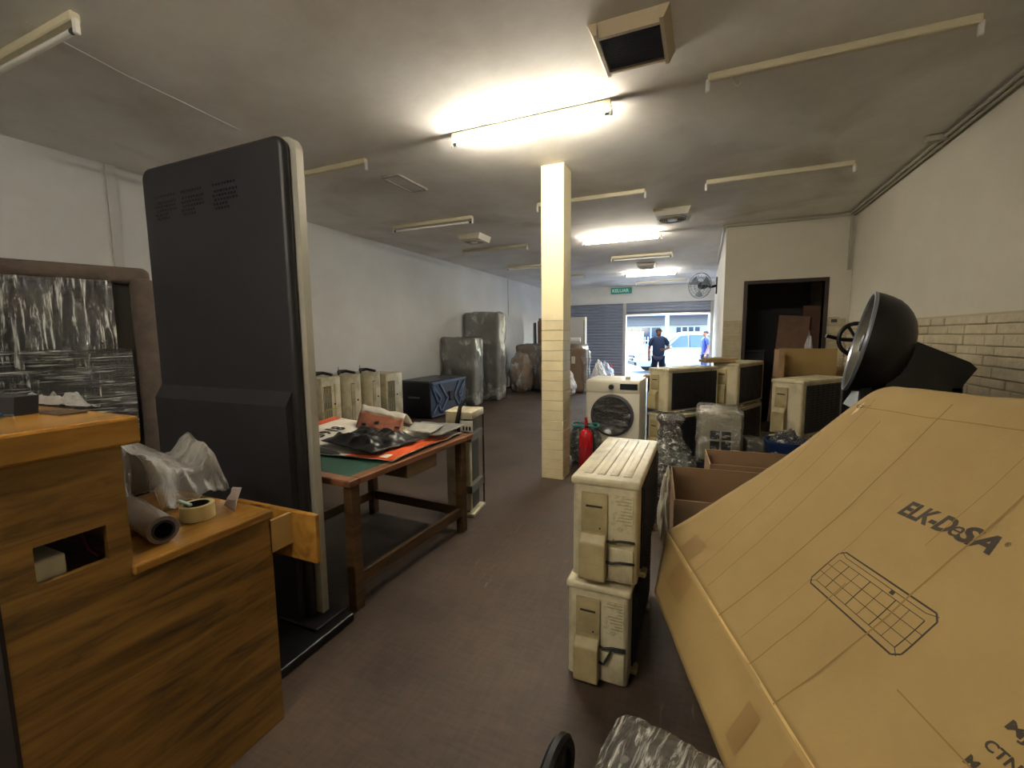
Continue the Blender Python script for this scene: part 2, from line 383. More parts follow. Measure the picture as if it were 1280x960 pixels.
# shopfront wall: header, pier, two roller shutters
PX0, PX1 = -2.52, -2.42
struct(MB().box(XL, XS, YF, YF+.2, 2.5, ZC).box(XL, -4.95, YF, YF+.2, 0, 2.5).build('wall_front', M_wall))
struct(MB().box(PX0, PX1, YF-.02, YF+.14, 0, 2.5).build('trim_1', mat('shutter_mullion', '#a9a49c', .5, metal=.2)))
struct(MB().box(.17, XS, YF-.02, YF+.14, 0, 2.5).build('trim_2', MATS['shutter_mullion']))
def slat_mesh(w_):
    pr = [(0, .0), (.012, .012), (.026, .03), (.03, .05), (.026, .07), (.012, .088), (0, .1), (.006, .1), (.006, 0)]
    return MB().prism([(-a, b) for a, b in pr], 0, 0, w_)
def shutter(name, x0, x1, z0, z1):
    root = struct(MB().box(x0, x1, YF+.06, YF+.075, z0, z1).build(name, M_shutd))
    me = slat_mesh(x1-x0).mesh('slat', M_steelb, 40); z = z1-.1
    while z > z0-.02:
        link('slat', me, root, (x0, YF+.06, max(z, z0))); z -= .1
    return root
sh1 = shutter('door_2', -4.95, PX0, .0, 2.5); sh2 = shutter('door_3', PX1, .17, 2.15, 2.5)
MB().box(PX1, .17, YF+.02, YF+.08, 2.11, 2.15).build('bottom_rail', M_alu, sh2)

# conduits along the ceiling, wall box, switch
M_cond = mat('painted_conduit', '#aaa596', .55)
cd = MB().tube([(XR-.035, -1.0, ZC-.036), (XR-.035, YD-.04, ZC-.036)], .016, 8).tube([(XR-.075, -1.0, ZC-.03), (XR-.075, YD-.05, ZC-.03)], .013, 8).build('conduit_run', M_cond, smooth=40)
tag(cd, 'pair of painted conduits along the top of the beige right wall', 'conduit')
MB().rbox(XR-.19, XR-.06, 4.86, 4.92, ZC-.055, ZC-.008, .01).build('junction_box', M_cond, cd)
cd2 = MB().tube([(XR-.06, YD-.035, ZC-.036), (XS+.02, YD-.035, ZC-.036), (XS-.03, YD+.0, ZC-.04), (XS-.03, 11.2, ZC-.04)], .018, 8).build('conduit_run', M_cond, smooth=40)
tag(cd2, 'painted conduit above the dark doorway, turning along the side wall', 'conduit')
cd3 = MB().box(XR-.06, XR-.03, YD-.03, YD, 2.3, ZC-.05).build('cable_trunking', M_cond)
tag(cd3, 'vertical cable trunking in the corner beside the dark doorway', 'trunking')
sw = thing('wall_socket', 'small grey socket plate on the wall beside the dark doorway', 'socket', (1.65, YD, 1.62))
MB().rbox(-.06, .06, -.012, .0, -.045, .045, .004, 1).build('plate', mat('socket_plate', '#8f8b80', .5), sw)
MB().box(-.035, .035, -.018, -.011, -.025, .02).build('socket_face', mat('socket_dark', '#3b3833', .5), sw)

# ------------------------------------------------------------------ ceiling fittings
M_lit = emit('lit_tube', '#fff5e2', TUBE)
def lamp(x0, x1, y, label, lit=False, tube=True, group=None):
    t = thing('fluorescent_light', label, 'ceiling light', ((x0+x1)/2, y, ZC), 0, group); L_ = (x1-x0)/2
    MB().rbox(-L_, L_, -.022, .022, -.045, 0, .006, 1).build('batten', M_batten, t)
    for s in (-1, 1):
        MB().rbox(s*L_-.012, s*L_+.012, -.014, .014, -.105, -.03, .006, 1).build('tube_holder', M_white, t)
    if tube:
        e = L_-.045
        MB().cyl((-e, 0, -.082), (e, 0, -.082), .014, n=12).build('tube', M_lit if lit else M_tubeoff, t, 40)
        for s in (-1, 1): MB().cyl((s*e, 0, -.082), (s*(e+.035), 0, -.082), .0145, n=12).build('tube_cap', M_alu if lit else mat('dark_tube_cap', '#30333a', .4), t, 40)
    return t
G = 'fluorescent battens on the ceiling'
lamp(-1.9, -.64, -.9, 'lit fluorescent batten light nearest the rear wall', True, group=G)
lamp(-1.9, -.64, 3.24, 'lit fluorescent batten light just in front of the tiled column top', True, group=G)
lamp(-1.92, -.67, 7.5, 'lit fluorescent batten light beyond the round ceiling vent, second lit one from column', True, group=G)
lamp(-1.95, -.67, 12.05, 'lit fluorescent batten light close to the green exit sign', True, group=G)
lamp(-.03, 1.25, 3.2, 'long unlit batten beside the louvred ceiling vent, without a tube', tube=False, group=G)
lamp(-.03, 1.25, 5.28, 'unlit batten between the louvred vent and the doorway wall, without a tube', tube=False, group=G)
lamp(-1.92, -.65, 5.28, 'unlit batten just beyond the column, without a tube', tube=False, group=G)
lamp(-1.8, -.62, 9.4, 'unlit batten between the two far lit lights', tube=True, group=G)
lamp(-1.95, -.5, 14.1, 'unlit batten right above the shutter header', tube=False, group=G)
lamp(-4.22, -2.9, 1.32, 'unlit tube light in the stained ceiling corner above the black kiosk', group=G)
lamp(-4.1, -2.86, 3.33, 'unlit batten behind the top of the black kiosk, without a tube', tube=False, group=G)
lamp(-4.2, -2.9, 5.42, 'unlit tube light next to the small square ceiling vent', group=G)
lamp(-4.2, -2.9, 7.45, 'unlit batten past the small square ceiling vent, without a tube', tube=False, group=G)
lamp(-4.25, -2.95, 9.6, 'unlit tube light above the tall wrapped mattress', group=G)
lamp(-4.21, -2.96, 11.7, 'unlit batten half hidden behind the column, above the wrapped sofa', tube=False, group=G)
# louvred vent box
v = thing('ceiling_vent', 'square louvred ceiling vent with beige frame and dark slats', 'vent', (-.41, 2.66, ZC))
M_vf = mat('vent_frame_beige', '#b3a284', .6)
for s in (-1, 1):
    MB().prism([(s*.205, 0), (s*.175, -.06), (s*.155, -.06), (s*.155, 0)], 1, -.205, .205).build('frame_side', M_vf, v)
    MB().prism([(s*.205, 0), (s*.175, -.06), (s*.155, -.06), (s*.155, 0)], 0, -.155, .155).build('frame_side', M_vf, v)
MB().box(-.15, .15, -.15, .15, -.02, -.005).build('backing', M_dark, v)
lm = MB().add([(-.15, 0, 0), (.15, 0, 0), (.15, .014, .018), (-.15, .014, .018), (-.15, .003, 0), (.15, .003, 0), (.15, .017, .018), (-.15, .017, .018)], [(0,1,2,3),(4,7,6,5),(0,4,5,1),(2,6,7,3)]).mesh('louvre_slat', mat('vent_slat_grey', '#5a575c', .5))
for i in range(17): link('louvre_slat', lm, v, (0, -.148+i*.0175, -.056))
def roundvent(x, y, s, label):
    t = thing('ceiling_fan_vent', label, 'vent', (x, y, ZC), 0)
    MB().prism([(-s, 0), (-s*.85, -.09), (s*.85, -.09), (s, 0)], 1, -s, s).build('housing', mat('vent_white', '#c9c3b2', .5), t)
    MB().lathe([(.0, -.094), (s*.72, -.094), (s*.76, -.088), (s*.76, -.08)], 32).build('dark_mouth', mat('vent_mouth', '#4b4740', .6), t)
    MB().lathe([(s*.76, -.08), (s*.8, -.1), (s*.74, -.104), (s*.72, -.09)], 32).build('rim', MATS['vent_white'], t, 40)
    MB().lathe([(0, -.115), (s*.26, -.112), (s*.3, -.094)], 20).build('hub', M_white, t, 40)
    for k in range(3):
        MB().lathe([(s*(.4+.11*k), -.1), (s*(.4+.11*k)+.006, -.104), (s*(.4+.11*k)+.008, -.096)], 28).build('guard_ring', MATS['vent_white'], t)
roundvent(-.43, 6.4, .23, 'square ceiling vent with round fan mouth, beyond the louvred vent')
roundvent(-3.45, 6.5, .2, 'square ceiling vent with round fan mouth near the long white wall')
roundvent(-1.25, 10.7, .2, 'small round-mouthed ceiling vent between the two far lit lights')
roundvent(-3.5, 10.7, .16, 'round-mouthed ceiling vent beside the hanging wall cable')
ap = thing('ceiling_panel', 'narrow rectangular access panel with grey edge, set in the ceiling', 'panel', (-2.93, 4.0, ZC))
MB().rbox(-.1, .1, -.24, .24, -.012, 0, .003, 1).build('cover', M_ceil, ap)
for s in (-1, 1):
    MB().box(s*.1-.008, s*.1+.008, -.25, .25, -.02, 0).build('edge_strip', mat('panel_edge', '#8d8880', .6), ap)
    MB().box(-.1, .1, s*.245-.01, s*.245+.01, -.02, 0).build('edge_strip', MATS['panel_edge'], ap)
hk = MB().tube([(.12, 3.29, ZC), (.12, 3.29, ZC-.03), (.13, 3.3, ZC-.05), (.15, 3.31, ZC-.05), (.16, 3.32, ZC-.03)], .005, 6).build('ceiling_hook', M_white)
tag(hk, 'small white hook in the ceiling beside the long tubeless batten', 'hook')
# exit sign
ex = thing('exit_sign', 'green exit sign hanging over the roller shutters', 'sign', (-2.57, YF-.1, 2.93))
MB().rbox(-.34, .34, -.03, .03, -.11, .09, .01, 1).build('sign_box', mat('exit_green', '#1d8f7e', .4), ex)
MB().box(-.35, .35, -.034, .034, .09, .105).build('top_rail', M_white, ex)
text_mb('KELUAR', .15, basis((-.3, -.032, -.06), (1, 0, 0), (0, 0, 1)), .002, .004).build('lettering', mat('exit_letters', '#bfe8dc', .4), ex)
# wall fan on the side wall
wf = thing('wall_fan', 'grey wall fan with wire guard, mounted on the side wall high up', 'fan', (.26, 12.0, 2.62))
MB().rbox(-.03, 0, -.08, .08, -.2, .2, .01).build('wall_plate', M_black, wf)
MB().tube([(-.02, 0, 0), (-.14, -.02, -.03), (-.2, -.03, 0)], .03, 8).build('arm', M_black, wf, 40)
fa = Vector((-.55, -.83, -.05)).normalized(); fc = Vector((-.36, -.17, .0))
FM = fa.to_track_quat('Z', 'Y').to_matrix().to_4x4(); FM.translation = fc
MB().cyl(fc-fa*.16, fc, .075, .09, 16).build('motor', M_black, wf, 40)
gd = MB(); pts = lambda r, z, n=28: [FM @ Vector((r*math.cos(2*math.pi*i/n), r*math.sin(2*math.pi*i/n), z)) for i in range(n)]
for r_, z_ in ((.3, .03), (.3, .07), (.2, .11), (.1, .125), (.2, -.02)): gd.tube(pts(r_, z_), .006, 5, True)
for k in range(20):
    a = 2*math.pi*k/20; c_, s_ = math.cos(a), math.sin(a)
    gd.tube([FM @ Vector((r_*c_, r_*s_, z_)) for r_, z_ in ((.08, -.05), (.2, -.02), (.3, .03), (.3, .07), (.2, .11), (.04, .128))], .003, 4)
gd.build('guard', mat('fan_wire', '#6a7380', .4), wf)
for k in range(3):
    a = 2*math.pi*k/3+.4
    def bl(u, v_, a=a):
        r_ = .05+.22*u; th = a+(v_-.5)*(.5+.5*u); return FM @ Vector((r_*math.cos(th), r_*math.sin(th), .04+(v_-.5)*.05))
    solid(MB().grid(bl, 6, 4).build('blade', mat('fan_blade', '#7d8794', .3), wf, 60), .003)

# ------------------------------------------------------------------ air-conditioner outdoor units
M_sticker = mat('worn_sticker', '#bcb392', .5, col2='#9a9278', nscale=60, lo=.35, hi=.5)
M_sticktxt = mat('sticker_print', '#857c60', .7)
M_warn = mat('warning_yellow', '#8f7d28', .5)
M_valve = mat('brass_valve', '#a8905a', .35, metal=.7)
def ac_unit(label, loc, rz, w_, d_, h_, group, near=False, cables=2, seed=0):
    t = thing('air_conditioner_unit', label, 'air conditioner', loc, rz, group)
    X0, X1, F, B = -w_/2, w_/2, -d_/2, d_/2
    for s in (-.32, .32): MB().rbox(s*w_-.03, s*w_+.03, F-.02, B+.02, 0, .022, .005, 1).build('foot', M_beiged, t)
    # the shell: rounded front post beside the service side
    MB().rbox(X0, X1, F+.004, B, .02, h_-.03, .022, 3, only=2).build('casing', M_beige, t, 40)
    tp = MB().rbox(X0-.006, X1+.006, F-.006, B+.006, h_-.035, h_, .012, 3).build('top_cover', M_beige, t, 40)
    for k in range(4):
        y = F+d_*(.2+.2*k); MB().rbox(X0+.05, X1-.05, y-.017, y+.017, h_-.004, h_+.004, .0038, 2).build('rib', M_beige, tp, 40)
    # fan grille on the front
    gx0 = X0+w_*(.14 if near else .08)
    g = MB().box(gx0, X1-.015, F-.004, F+.006, .04, h_-.05).build('grille_panel', M_dark, t)
    gb = MB(); n = 18
    for k in range(n+1):
        z = .05+(h_-.11)*k/n; gb.box(gx0+.01, X1-.025, F-.009, F-.005, z-.0015, z+.0015)
    for k in range(9):
        x = gx0+.02+(X1-gx0-.05)*k/8; gb.box(x-.002, x+.002, F-.008, F-.004, .05, h_-.06)
    gb.build('guard_bars', mat('guard_bar', '#1d2027', .5), g)
    MB().box(X1-.016, X1+.002, F-.006, F+.006, .03, h_-.03).build('edge_trim', M_beige, t)
    # service side: handle pocket above, bulging valve cover below
    ym, yw = B-d_*.35, d_*.2
    sc_ = MB().rbox(X0-.012, X0+.004, ym-yw, ym+yw, h_*.5, h_*.86, .005, 2).build('handle_plate', M_beiged, t, 40)
    MB().box(X0-.0135, X0-.011, ym-yw*.62, ym+yw*.62, h_*.73, h_*.75).build('handle_slot', mat('slot_shadow', '#2e281a', .9), sc_)
    MB().cyl((X0-.0145, ym-yw*.45, h_*.54), (X0-.011, ym-yw*.45, h_*.54), .004, n=8).build('screw', M_black, sc_)
    vc = MB().prism([(ym-yw, h_*.08), (ym+yw, h_*.08), (ym+yw, h_*.5), (ym-yw, h_*.5)], 0, X0, X0-.001)
    vc = MB()
    prof = [(0, h_*.07), (.05, h_*.07), (.055, h_*.1), (.055, h_*.42), (.03, h_*.5), (.012, h_*.5), (0, h_*.52)]
    vc.prism([(X0-a, z) for a, z in prof], 1, ym-yw, ym+yw)
    o = vc.build('valve_cover', M_beiged, t); md = o.modifiers.new('bevel', 'BEVEL'); md.width = .006; md.segments = 2; md.limit_method = 'ANGLE'
    if near:
        MB().box(X0-.003, X0+.002, F+d_*.08, F+d_*.4, h_*.52, h_*.86).build('sticker', M_sticker, t)
        st = MB(); rnd = random.Random(seed)
        for k in range(9):
            z = h_*.84-k*h_*.03; st.box(X0-.0038, X0-.0025, F+d_*.1, F+d_*(.16+.2*rnd.random()), z-.002, z+.001)
        st.build('sticker_print', M_sticktxt, t)
        if seed == 1:
            MB().add([(X0-.004, F+d_*.3, h_*.4), (X0-.004, F+d_*.42, h_*.4), (X0-.004, F+d_*.36, h_*.46), (X0-.002, F+d_*.3, h_*.4), (X0-.002, F+d_*.42, h_*.4), (X0-.002, F+d_*.36, h_*.46)], [(0,1,2),(5,4,3),(0,3,4,1),(1,4,5,2),(2,5,3,0)]).build('warning_triangle', M_warn, t)
        MB().rbox(X0-.01, X0+.004, F+d_*.06, F+d_*.44, .03, h_*.37, .008, 2).build('lower_pocket', M_beige, t, 40)
        for k in range(cables):
            z = h_*(.44-.2*k) if seed == 1 else h_*(.42-.02*k); z2 = z if seed == 1 else h_*(.42-.16*k)
            MB().tube([(X0-.02, ym-yw, z2), (X0-.03, ym-yw-.02, z2+.004), (X0-.022, F+d_*.25, z+.008), (X0-.018, F+d_*.12, z+.008), (X0-.01, F+.012, z+.004)], .0052, 8).build('cable', M_cable, t, 60)
    return t
GA = 'outdoor air-conditioner units'
ac_unit('worn beige outdoor unit on the floor, bottom of the pair beside the big carton', (-.362, 2.07, 0), 90, .74, .255, .435, GA, True, 2, 2)
ac_unit('worn beige outdoor unit with grimy ribbed top, stacked on another beside the big carton', (-.34, 2.075, .443), 90, .74, .265, .44, GA, True, 2, 1)
# pair of double stacks by the washing machine
ac_unit('outdoor unit under the upper one next to the washing machine', (-.2, 5.5, 0), 51, .8, .29, .56, GA)
ac_unit('outdoor unit on top of the stack next to the washing machine', (-.2, 5.5, .575), 51, .8, .29, .5, GA)
ac_unit('outdoor unit at the bottom of the stack close to the dark doorway', (.42, 6.2, 0), 66, .8, .29, .57, GA)
ac_unit('outdoor unit on top of the stack close to the dark doorway', (.42, 6.2, .585), 66, .8, .29, .52, GA)
# unit by the mixer stands on another
ac_unit('outdoor unit below the single one near the black mixer', (1.0, 5.25, 0), 52, .8, .3, .44, GA)
ac_unit('cream outdoor unit between the black mixer and the open carton', (1.0, 5.25, .455), 52, .8, .3, .55, GA)
pk = thing('folded_cardboard', 'flat brown cardboard lying on the outdoor units near the doorway', 'cardboard', (.22, 5.9, 1.112), 20)
MB().rbox(-.24, .1, -.12, .12, 0, .03, .004, 1).build('sheet', M_cardin, pk); MB().rbox(-.2, .14, -.1, .13, .031, .055, .004, 1).build('sheet', M_card, pk)

# cream units standing by the long wall
def wall_unit(label, y, d_, h_, kind):
    t = thing('standing_air_conditioner', label, 'air conditioner', (-4.62, y, 0), 0, 'cream units by the long wall')
    if kind == 'round':
        MB().rbox(-.2, .22, -d_/2, d_/2, 0, h_, .09, 6, only=2).build('casing', M_beige, t, 40)
    else:
        MB().rbox(-.2, .22, -d_/2, d_/2, 0, h_, .02, 3).build('casing', M_beige, t, 40)
    gp = MB().box(.212, .2225, -d_/2+(.1 if kind == 'round' else .03), .0, .2, h_-.12).build('vent_panel', mat('vent_recess', '#4d4a42', .8), t)
    me = MB().rbox(-.004, .006, -.004, .004, 0, h_-.34, .001, 1).mesh('vent_slat', M_beige)
    ya = -d_/2+(.105 if kind == 'round' else .035)
    for k in range(6): link('vent_slat', me, t, (.2225, ya+k*(-ya-.006)/5, .21))
    MB().cyl((.218, .05, h_*.62), (.226, .05, h_*.62), .014, n=10).build('plug', M_black, t)
    if kind != 'plain':
        MB().tube([(.1, -.16, h_+.005), (.02, -.08, h_+.035), (-.05, 0, h_+.03), (-.02, .1, h_+.035), (.12, .12, h_+.012), (.17, .05, h_+.015)], [.012, .022, .03, .022, .02, .014], 8).build('cable_bundle', M_cable, t, 60)
        MB().tube([(-.06, 0, h_+.03), (-.06, .0, h_+.1)], .004, 6).build('cable_end', M_cable, t)
    return t
u = wall_unit('cream standing unit with yellowed tape, end of the row beside the black kiosk', 4.28, .33, .95, 'box')
for y_ in (-.07, .06): MB().box(.219, .2225, y_-.008, y_+.008, .3, .85).build('tape_strip', mat('yellow_tape', '#b8a24e', .5), u)
MB().box(.2195, .223, -.1, .09, .52, .54).build('tape_strip', MATS['yellow_tape'], u)
wall_unit('cream standing unit with rounded corners and black cable on top, second from kiosk', 4.7, .34, .945, 'round')
wall_unit('narrow cream standing unit with open slots, third from kiosk', 5.12, .32, .94, 'round')
wall_unit('plain cream standing unit without cable on top, next to the black case', 5.56, .4, .9, 'plain')

# ------------------------------------------------------------------ black transport case with cross-braced end, daylight's blue tint put into its colour
cs = thing('transport_case', 'black transport case with crossed braces, blue daylight tint put into its end colour', 'case', (-4.72, 7.1, 0), 0)
MB().rbox(-.36, .35, -.64, .64, .03, .65, .02, 2).build('body', mat('case_black', '#101116', .4), cs, 40)
M_caseb = mat('case_daylight_blue', '#4c5b78', .4, metal=.2)
fp = MB().box(.348, .358, -.62, .62, .04, .64).build('end_panel', mat('case_daylight_dark', '#26304a', .5), cs)
def bar(p, q, wd_, name, mt, par, x=.358, th=.02):
    (y0, z0), (y1, z1) = p, q; d = Vector((y1-y0, z1-z0)).normalized(); nn = Vector((-d.y, d.x))*wd_/2
    MB().prism([(y0+nn.x, z0+nn.y), (y1+nn.x, z1+nn.y), (y1-nn.x, z1-nn.y), (y0-nn.x, z0-nn.y)], 0, x, x+th).build(name, mt, par)
for p, q in (((-.6, .05), (-.3, .34)), ((-.3, .34), (-.6, .63)), ((-.34, .05), (-.05, .34)), ((-.34, .63), (-.1, .34)), ((.6, .05), (.34, .34)), ((.34, .34), (.6, .63)), ((.4, .05), (.16, .34)), ((.16, .34), (.4, .63)),
             ((-.62, .05), (.62, .05)), ((-.62, .63), (.62, .63)), ((-.6, .63), (-.28, .05)), ((.6, .63), (.3, .05))):
    bar(p, q, .045, 'brace', M_caseb, cs)
MB().rbox(.358, .385, -.02, .12, .26, .44, .01, 1).build('latch', M_black, cs)
MB().box(-.1, .14, -.648, -.64, .36, .39).build('lettering_plate', mat('case_print', '#5a5d66', .5), cs)
MB().rbox(-.33, .32, -.6, .6, .65, .668, .008, 1).build('lid_panel', mat('case_lid', '#3c4248', .35), cs)

# ------------------------------------------------------------------ wrapped mattresses against the wall
def mattress(label, x0, x1, y0, y1, h_, seed):
    t = thing('wrapped_mattress', label, 'mattress', ((x0+x1)/2, (y0+y1)/2, 0), 0, 'wrapped mattresses')
    sx, sy = (x1-x0)/2, (y1-y0)/2
    crumple(-sx, sx, -sy, sy, 0, h_, .05, .012, 2.5, 4, seed).build('mattress_body', M_matt, t, 60)
    crumple(-sx-.012, sx+.02, -sy-.012, sy+.012, .0, h_+.015, .05, .03, 5, 5, seed+3).build('plastic_wrap', M_filmg, t, 60)
    return t
mattress('tall grey mattress in plastic wrap, standing on end against the white wall', -5.05, -4.2, 8.95, 9.35, 1.98, 1)
mattress('shorter grey mattress in plastic wrap beside the black transport case', -5.08, -4.3, 8.0, 8.38, 1.42, 2)
# wrapped sofas and sacks farther in
t = thing('wrapped_sofa', 'long brown sofa wrapped in plastic behind the column', 'sofa', (-3.85, 11.6, 0), 0)
crumple(-.9, .95, -.35, .35, 0, 1.2, .1, .02, 2, 4, 5).build('sofa_body', M_brownpad, t, 60)
crumple(-.92, .97, -.38, .37, 0, 1.22, .1, .04, 4, 5, 6).build('plastic_wrap', M_filmg, t, 60)
t = thing('wrapped_armchair', 'brown armchair wrapped in plastic beside the tall mattress', 'armchair', (-4.36, 10.7, 0), 0, 'wrapped armchairs')
sack(0, 0, 0, .3, .32, 1.0, 1, .14, 1.6, .85).build('cushion_body', M_brownpad, t, 60); sack(0, 0, 0, .315, .34, 1.03, 2, .18, 2.2, .85).build('plastic_wrap', M_filmg, t, 50)
t = thing('wrapped_armchair', 'brown armchair wrapped in plastic, half hidden behind the column', 'armchair', (-3.64, 10.75, 0), 0, 'wrapped armchairs')
sack(0, 0, 0, .24, .3, 1.08, 4, .12, 1.6, .75).build('cushion_body', M_brownpad, t, 60); sack(0, 0, 0, .26, .32, 1.1, 5, .16, 2.4, .75).build('plastic_wrap', M_filmg, t, 50)
t = thing('wrapped_headboard', 'brown padded headboard in plastic wrap between column and shutter', 'headboard', (-3.0, 11.02, 0), -4)
crumple(-.32, .3, -.12, .12, 0, 1.12, .09, .02, 3, 4, 8).build('headboard_body', M_brownpad, t, 60)
MB().box(-.05, .04, -.14, -.12, .74, .92).build('paper_label', M_paper, t)
crumple(.22, .38, -.16, .16, 0, 1.08, .07, .06, 6, 5, 9).build('plastic_wrap', M_filmg, t, 60)
tag(sack(-3.08, 10.45, 0, .26, .22, .66, 11, .2, 3.2, .5).build('plastic_sack', M_sackw, None, 50), 'white plastic sack on the floor beside the column', 'sack', 'white plastic sacks')
tag(sack(-2.6, 12.0, 0, .2, .2, .75, 12, .2, 3.2, .6).build('plastic_sack', M_sackw, None, 50), 'white plastic sack behind the padded headboard', 'sack', 'white plastic sacks')
tag(sack(-2.85, 14.0, 0, .3, .28, .6, 13, .2, 2.6, .45).build('grey_sack', mat('grey_bag', '#a3a8b4', .5), None, 50), 'grey sack leaning by the closed shutter beside the red trolley', 'sack')
t = thing('wrapped_door_leaf', 'tall white wrapped door leaf leaning between column and closed shutter', 'door leaf', (-3.62, 13.2, 0), 0)
MB().rbox(-.3, .3, -.05, .05, 0, 2.0, .02, 2).build('board', mat('pale_board', '#b9b6b2', .6), t); MB().rbox(.3, .36, -.06, .06, 0, 2.0, .01, 1).build('edge_strip', M_white, t)
MB().box(.302, .316, -.066, -.058, .9, 1.9).build('edge_gap', M_caseb, t)
t = tag(MB().rbox(-.32, .32, -.05, .05, 0, .14, .06, 3, only=0).build('paper_roll', mat('white_roll', '#dcd9d4', .6), None, 40), 'white padded roll lying on the wrapped sofa', 'roll'); t.location = (-3.35, 11.65, 1.262)
t = thing('wooden_board', 'brown board standing behind the column beside grey poles', 'board', (-4.45, 13.0, 0), 0); MB().rbox(-.25, .3, -.03, .03, 0, 1.98, .005, 1).build('sheet', mat('brown_board', '#7a5f4a', .7, noise_=.2), t); MB().rbox(-.27, .28, -.06, -.032, 0, 1.9, .005, 1).build('sheet', MATS['brown_board'], t)
tag(MB().box(-4.87, -4.8, 12.95, 13.0, 0, 1.85).build('grey_pole', mat('grey_plastic', '#7f8a8e', .5), None), 'grey flat pole standing by the white wall behind the sofa', 'pole')
tag(MB().tube([(-4.72, 12.85, 0), (-4.76, 12.85, 1.85)], .03, 8).build('dark_pole', M_black, None, 40), 'dark pole standing beside the brown board behind the sofa', 'pole')
t = thing('hand_trolley', 'red metal hand trolley standing before the closed shutter', 'trolley', (-2.98, 14.85, 0), 0)
MB().tube([(-.18, 0, .06), (-.18, 0, .42), (-.14, 0, .47), (.14, 0, .47), (.18, 0, .42), (.18, 0, .06)], .025, 8).build('frame', M_red, t, 40)
MB().tube([(-.18, 0, .3), (.18, 0, .3)], .02, 8).build('cross_bar', M_red, t, 40); MB().box(-.2, .2, -.16, 0, .0, .02).build('toe_plate', M_red, t)
for s in (-1, 1): MB().cyl((s*.2, .05, .06), (s*.24, .05, .06), .06, n=16).build('wheel', M_black, t, 40)

# ------------------------------------------------------------------ work table and what is on it
tb = thing('work_table', 'brown wooden work table with inset green top', 'table', (-2.08, 2.285, 0), -3)
TX0, TX1, TY0, TY1, TZt = -.85, .49, -.6, .6, .725
MB().box(TX0+.07, TX1-.07, TY0+.07, TY1-.07, TZt-.035, TZt-.001).build('green_mat', M_green, tb)
for n_, a in (('top_frame', (TX0, TX1, TY0, TY0+.07)), ('top_frame', (TX0, TX1, TY1-.07, TY1)), ('top_frame', (TX0, TX0+.07, TY0+.07, TY1-.07)), ('top_frame', (TX1-.07, TX1, TY0+.07, TY1-.07))):
    MB().rbox(a[0], a[1], a[2], a[3], TZt-.035, TZt, .004, 1).build(n_, M_tableh, tb)
for sx in (TX0+.42, TX1-.05):
    for sy in (TY0+.06, TY1-.1): MB().rbox(sx-.03, sx+.03, sy-.03, sy+.03, 0, TZt-.035, .004, 1).build('leg', M_tablew, tb)
lx0, lx1, ly0, ly1 = TX0+.42, TX1-.05, TY0+.06, TY1-.1
for a in ((lx0-.015, lx0+.015, ly0, ly1), (lx1-.015, lx1+.015, ly0, ly1)): MB().rbox(*a, .12, .19, .004, 1).build('stretcher', M_tablew, tb)
MB().rbox(lx0, lx1, ly1-.015, ly1+.015, .12, .19, .004, 1).build('stretcher', M_tablew, tb)
dr = MB().rbox(TX1-.32, TX1-.012, -.14, .16, TZt-.125, TZt-.036, .004, 1).build('drawer', mat('drawer_wood', '#6b543a', .5, noise_=.2), tb)
# banner sheets
BZ = TZt+.006
def sheet(name, label, cat, f, nu, nv, mt, th=.004, par=None, smooth=70):
    o = MB().grid(f, nu, nv).build(name, mt, par, smooth); solid(o, th, 0)
    if label: tag(o, label, cat)
    return o
def quad(c, u, v_):   # bilinear corners c00,c10,c11,c01
    a, b, d, e = [Vector(q) for q in c]; return a*(1-u)*(1-v_)+b*u*(1-v_)+d*u*v_+e*(1-u)*v_
bc = [(-2.75, 1.95, BZ+.0), (-1.62, 2.0, BZ), (-1.62, 2.8, BZ), (-2.88, 2.82, BZ+.02)]
bn = thing('printed_banner', 'white printed banner with orange border spread over the green table', 'banner', (0, 0, 0))
def bf(u, v_):
    p = quad(bc, u, v_); p.z = max(BZ, BZ+.012+.014*fbm((u*3, v_*3, 1), 1.2)+.035*max(0, .5-u)*v_*2); return p
sheet('banner_sheet', None, None, bf, 40, 30, M_paper, .003, bn)
def strip(u0, u1, v0, v1, dz=.004):
    return lambda u, v_: bf(u0+(u1-u0)*u, v0+(v1-v0)*v_)+Vector((0, 0, dz))
for a in ((.87, 1, 0, .8), (0, .07, 0, 1.0), (.7, .9, 0, .07)): sheet('orange_border', None, None, strip(*a), 24, 8, M_orange, .001, bn)
sheet('black_print', None, None, lambda u, v_: bf(.25+.4*u, .01+(.02+.1*(1-(2*u-1)**2))*v_)+Vector((0, 0, .004)), 20, 4, M_black, .001, bn)
sheet('white_print', None, None, strip(.9, .95, .03, .1, .006), 4, 4, M_paper, .001, bn)
def bmap(u0, v0, du, dv, k):
    return lambda q: bf(u0+du[0]*q.x+dv[0]*q.y, v0+du[1]*q.x+dv[1]*q.y)+Vector((0, 0, .0055+q.z))
text_mb('3918', .17, None, .0005, .003, 0, 1.05, fn=bmap(.31, .33, (-.12, 1.12), (-.82, 0.0), 0)).build('lettering', M_black, bn)
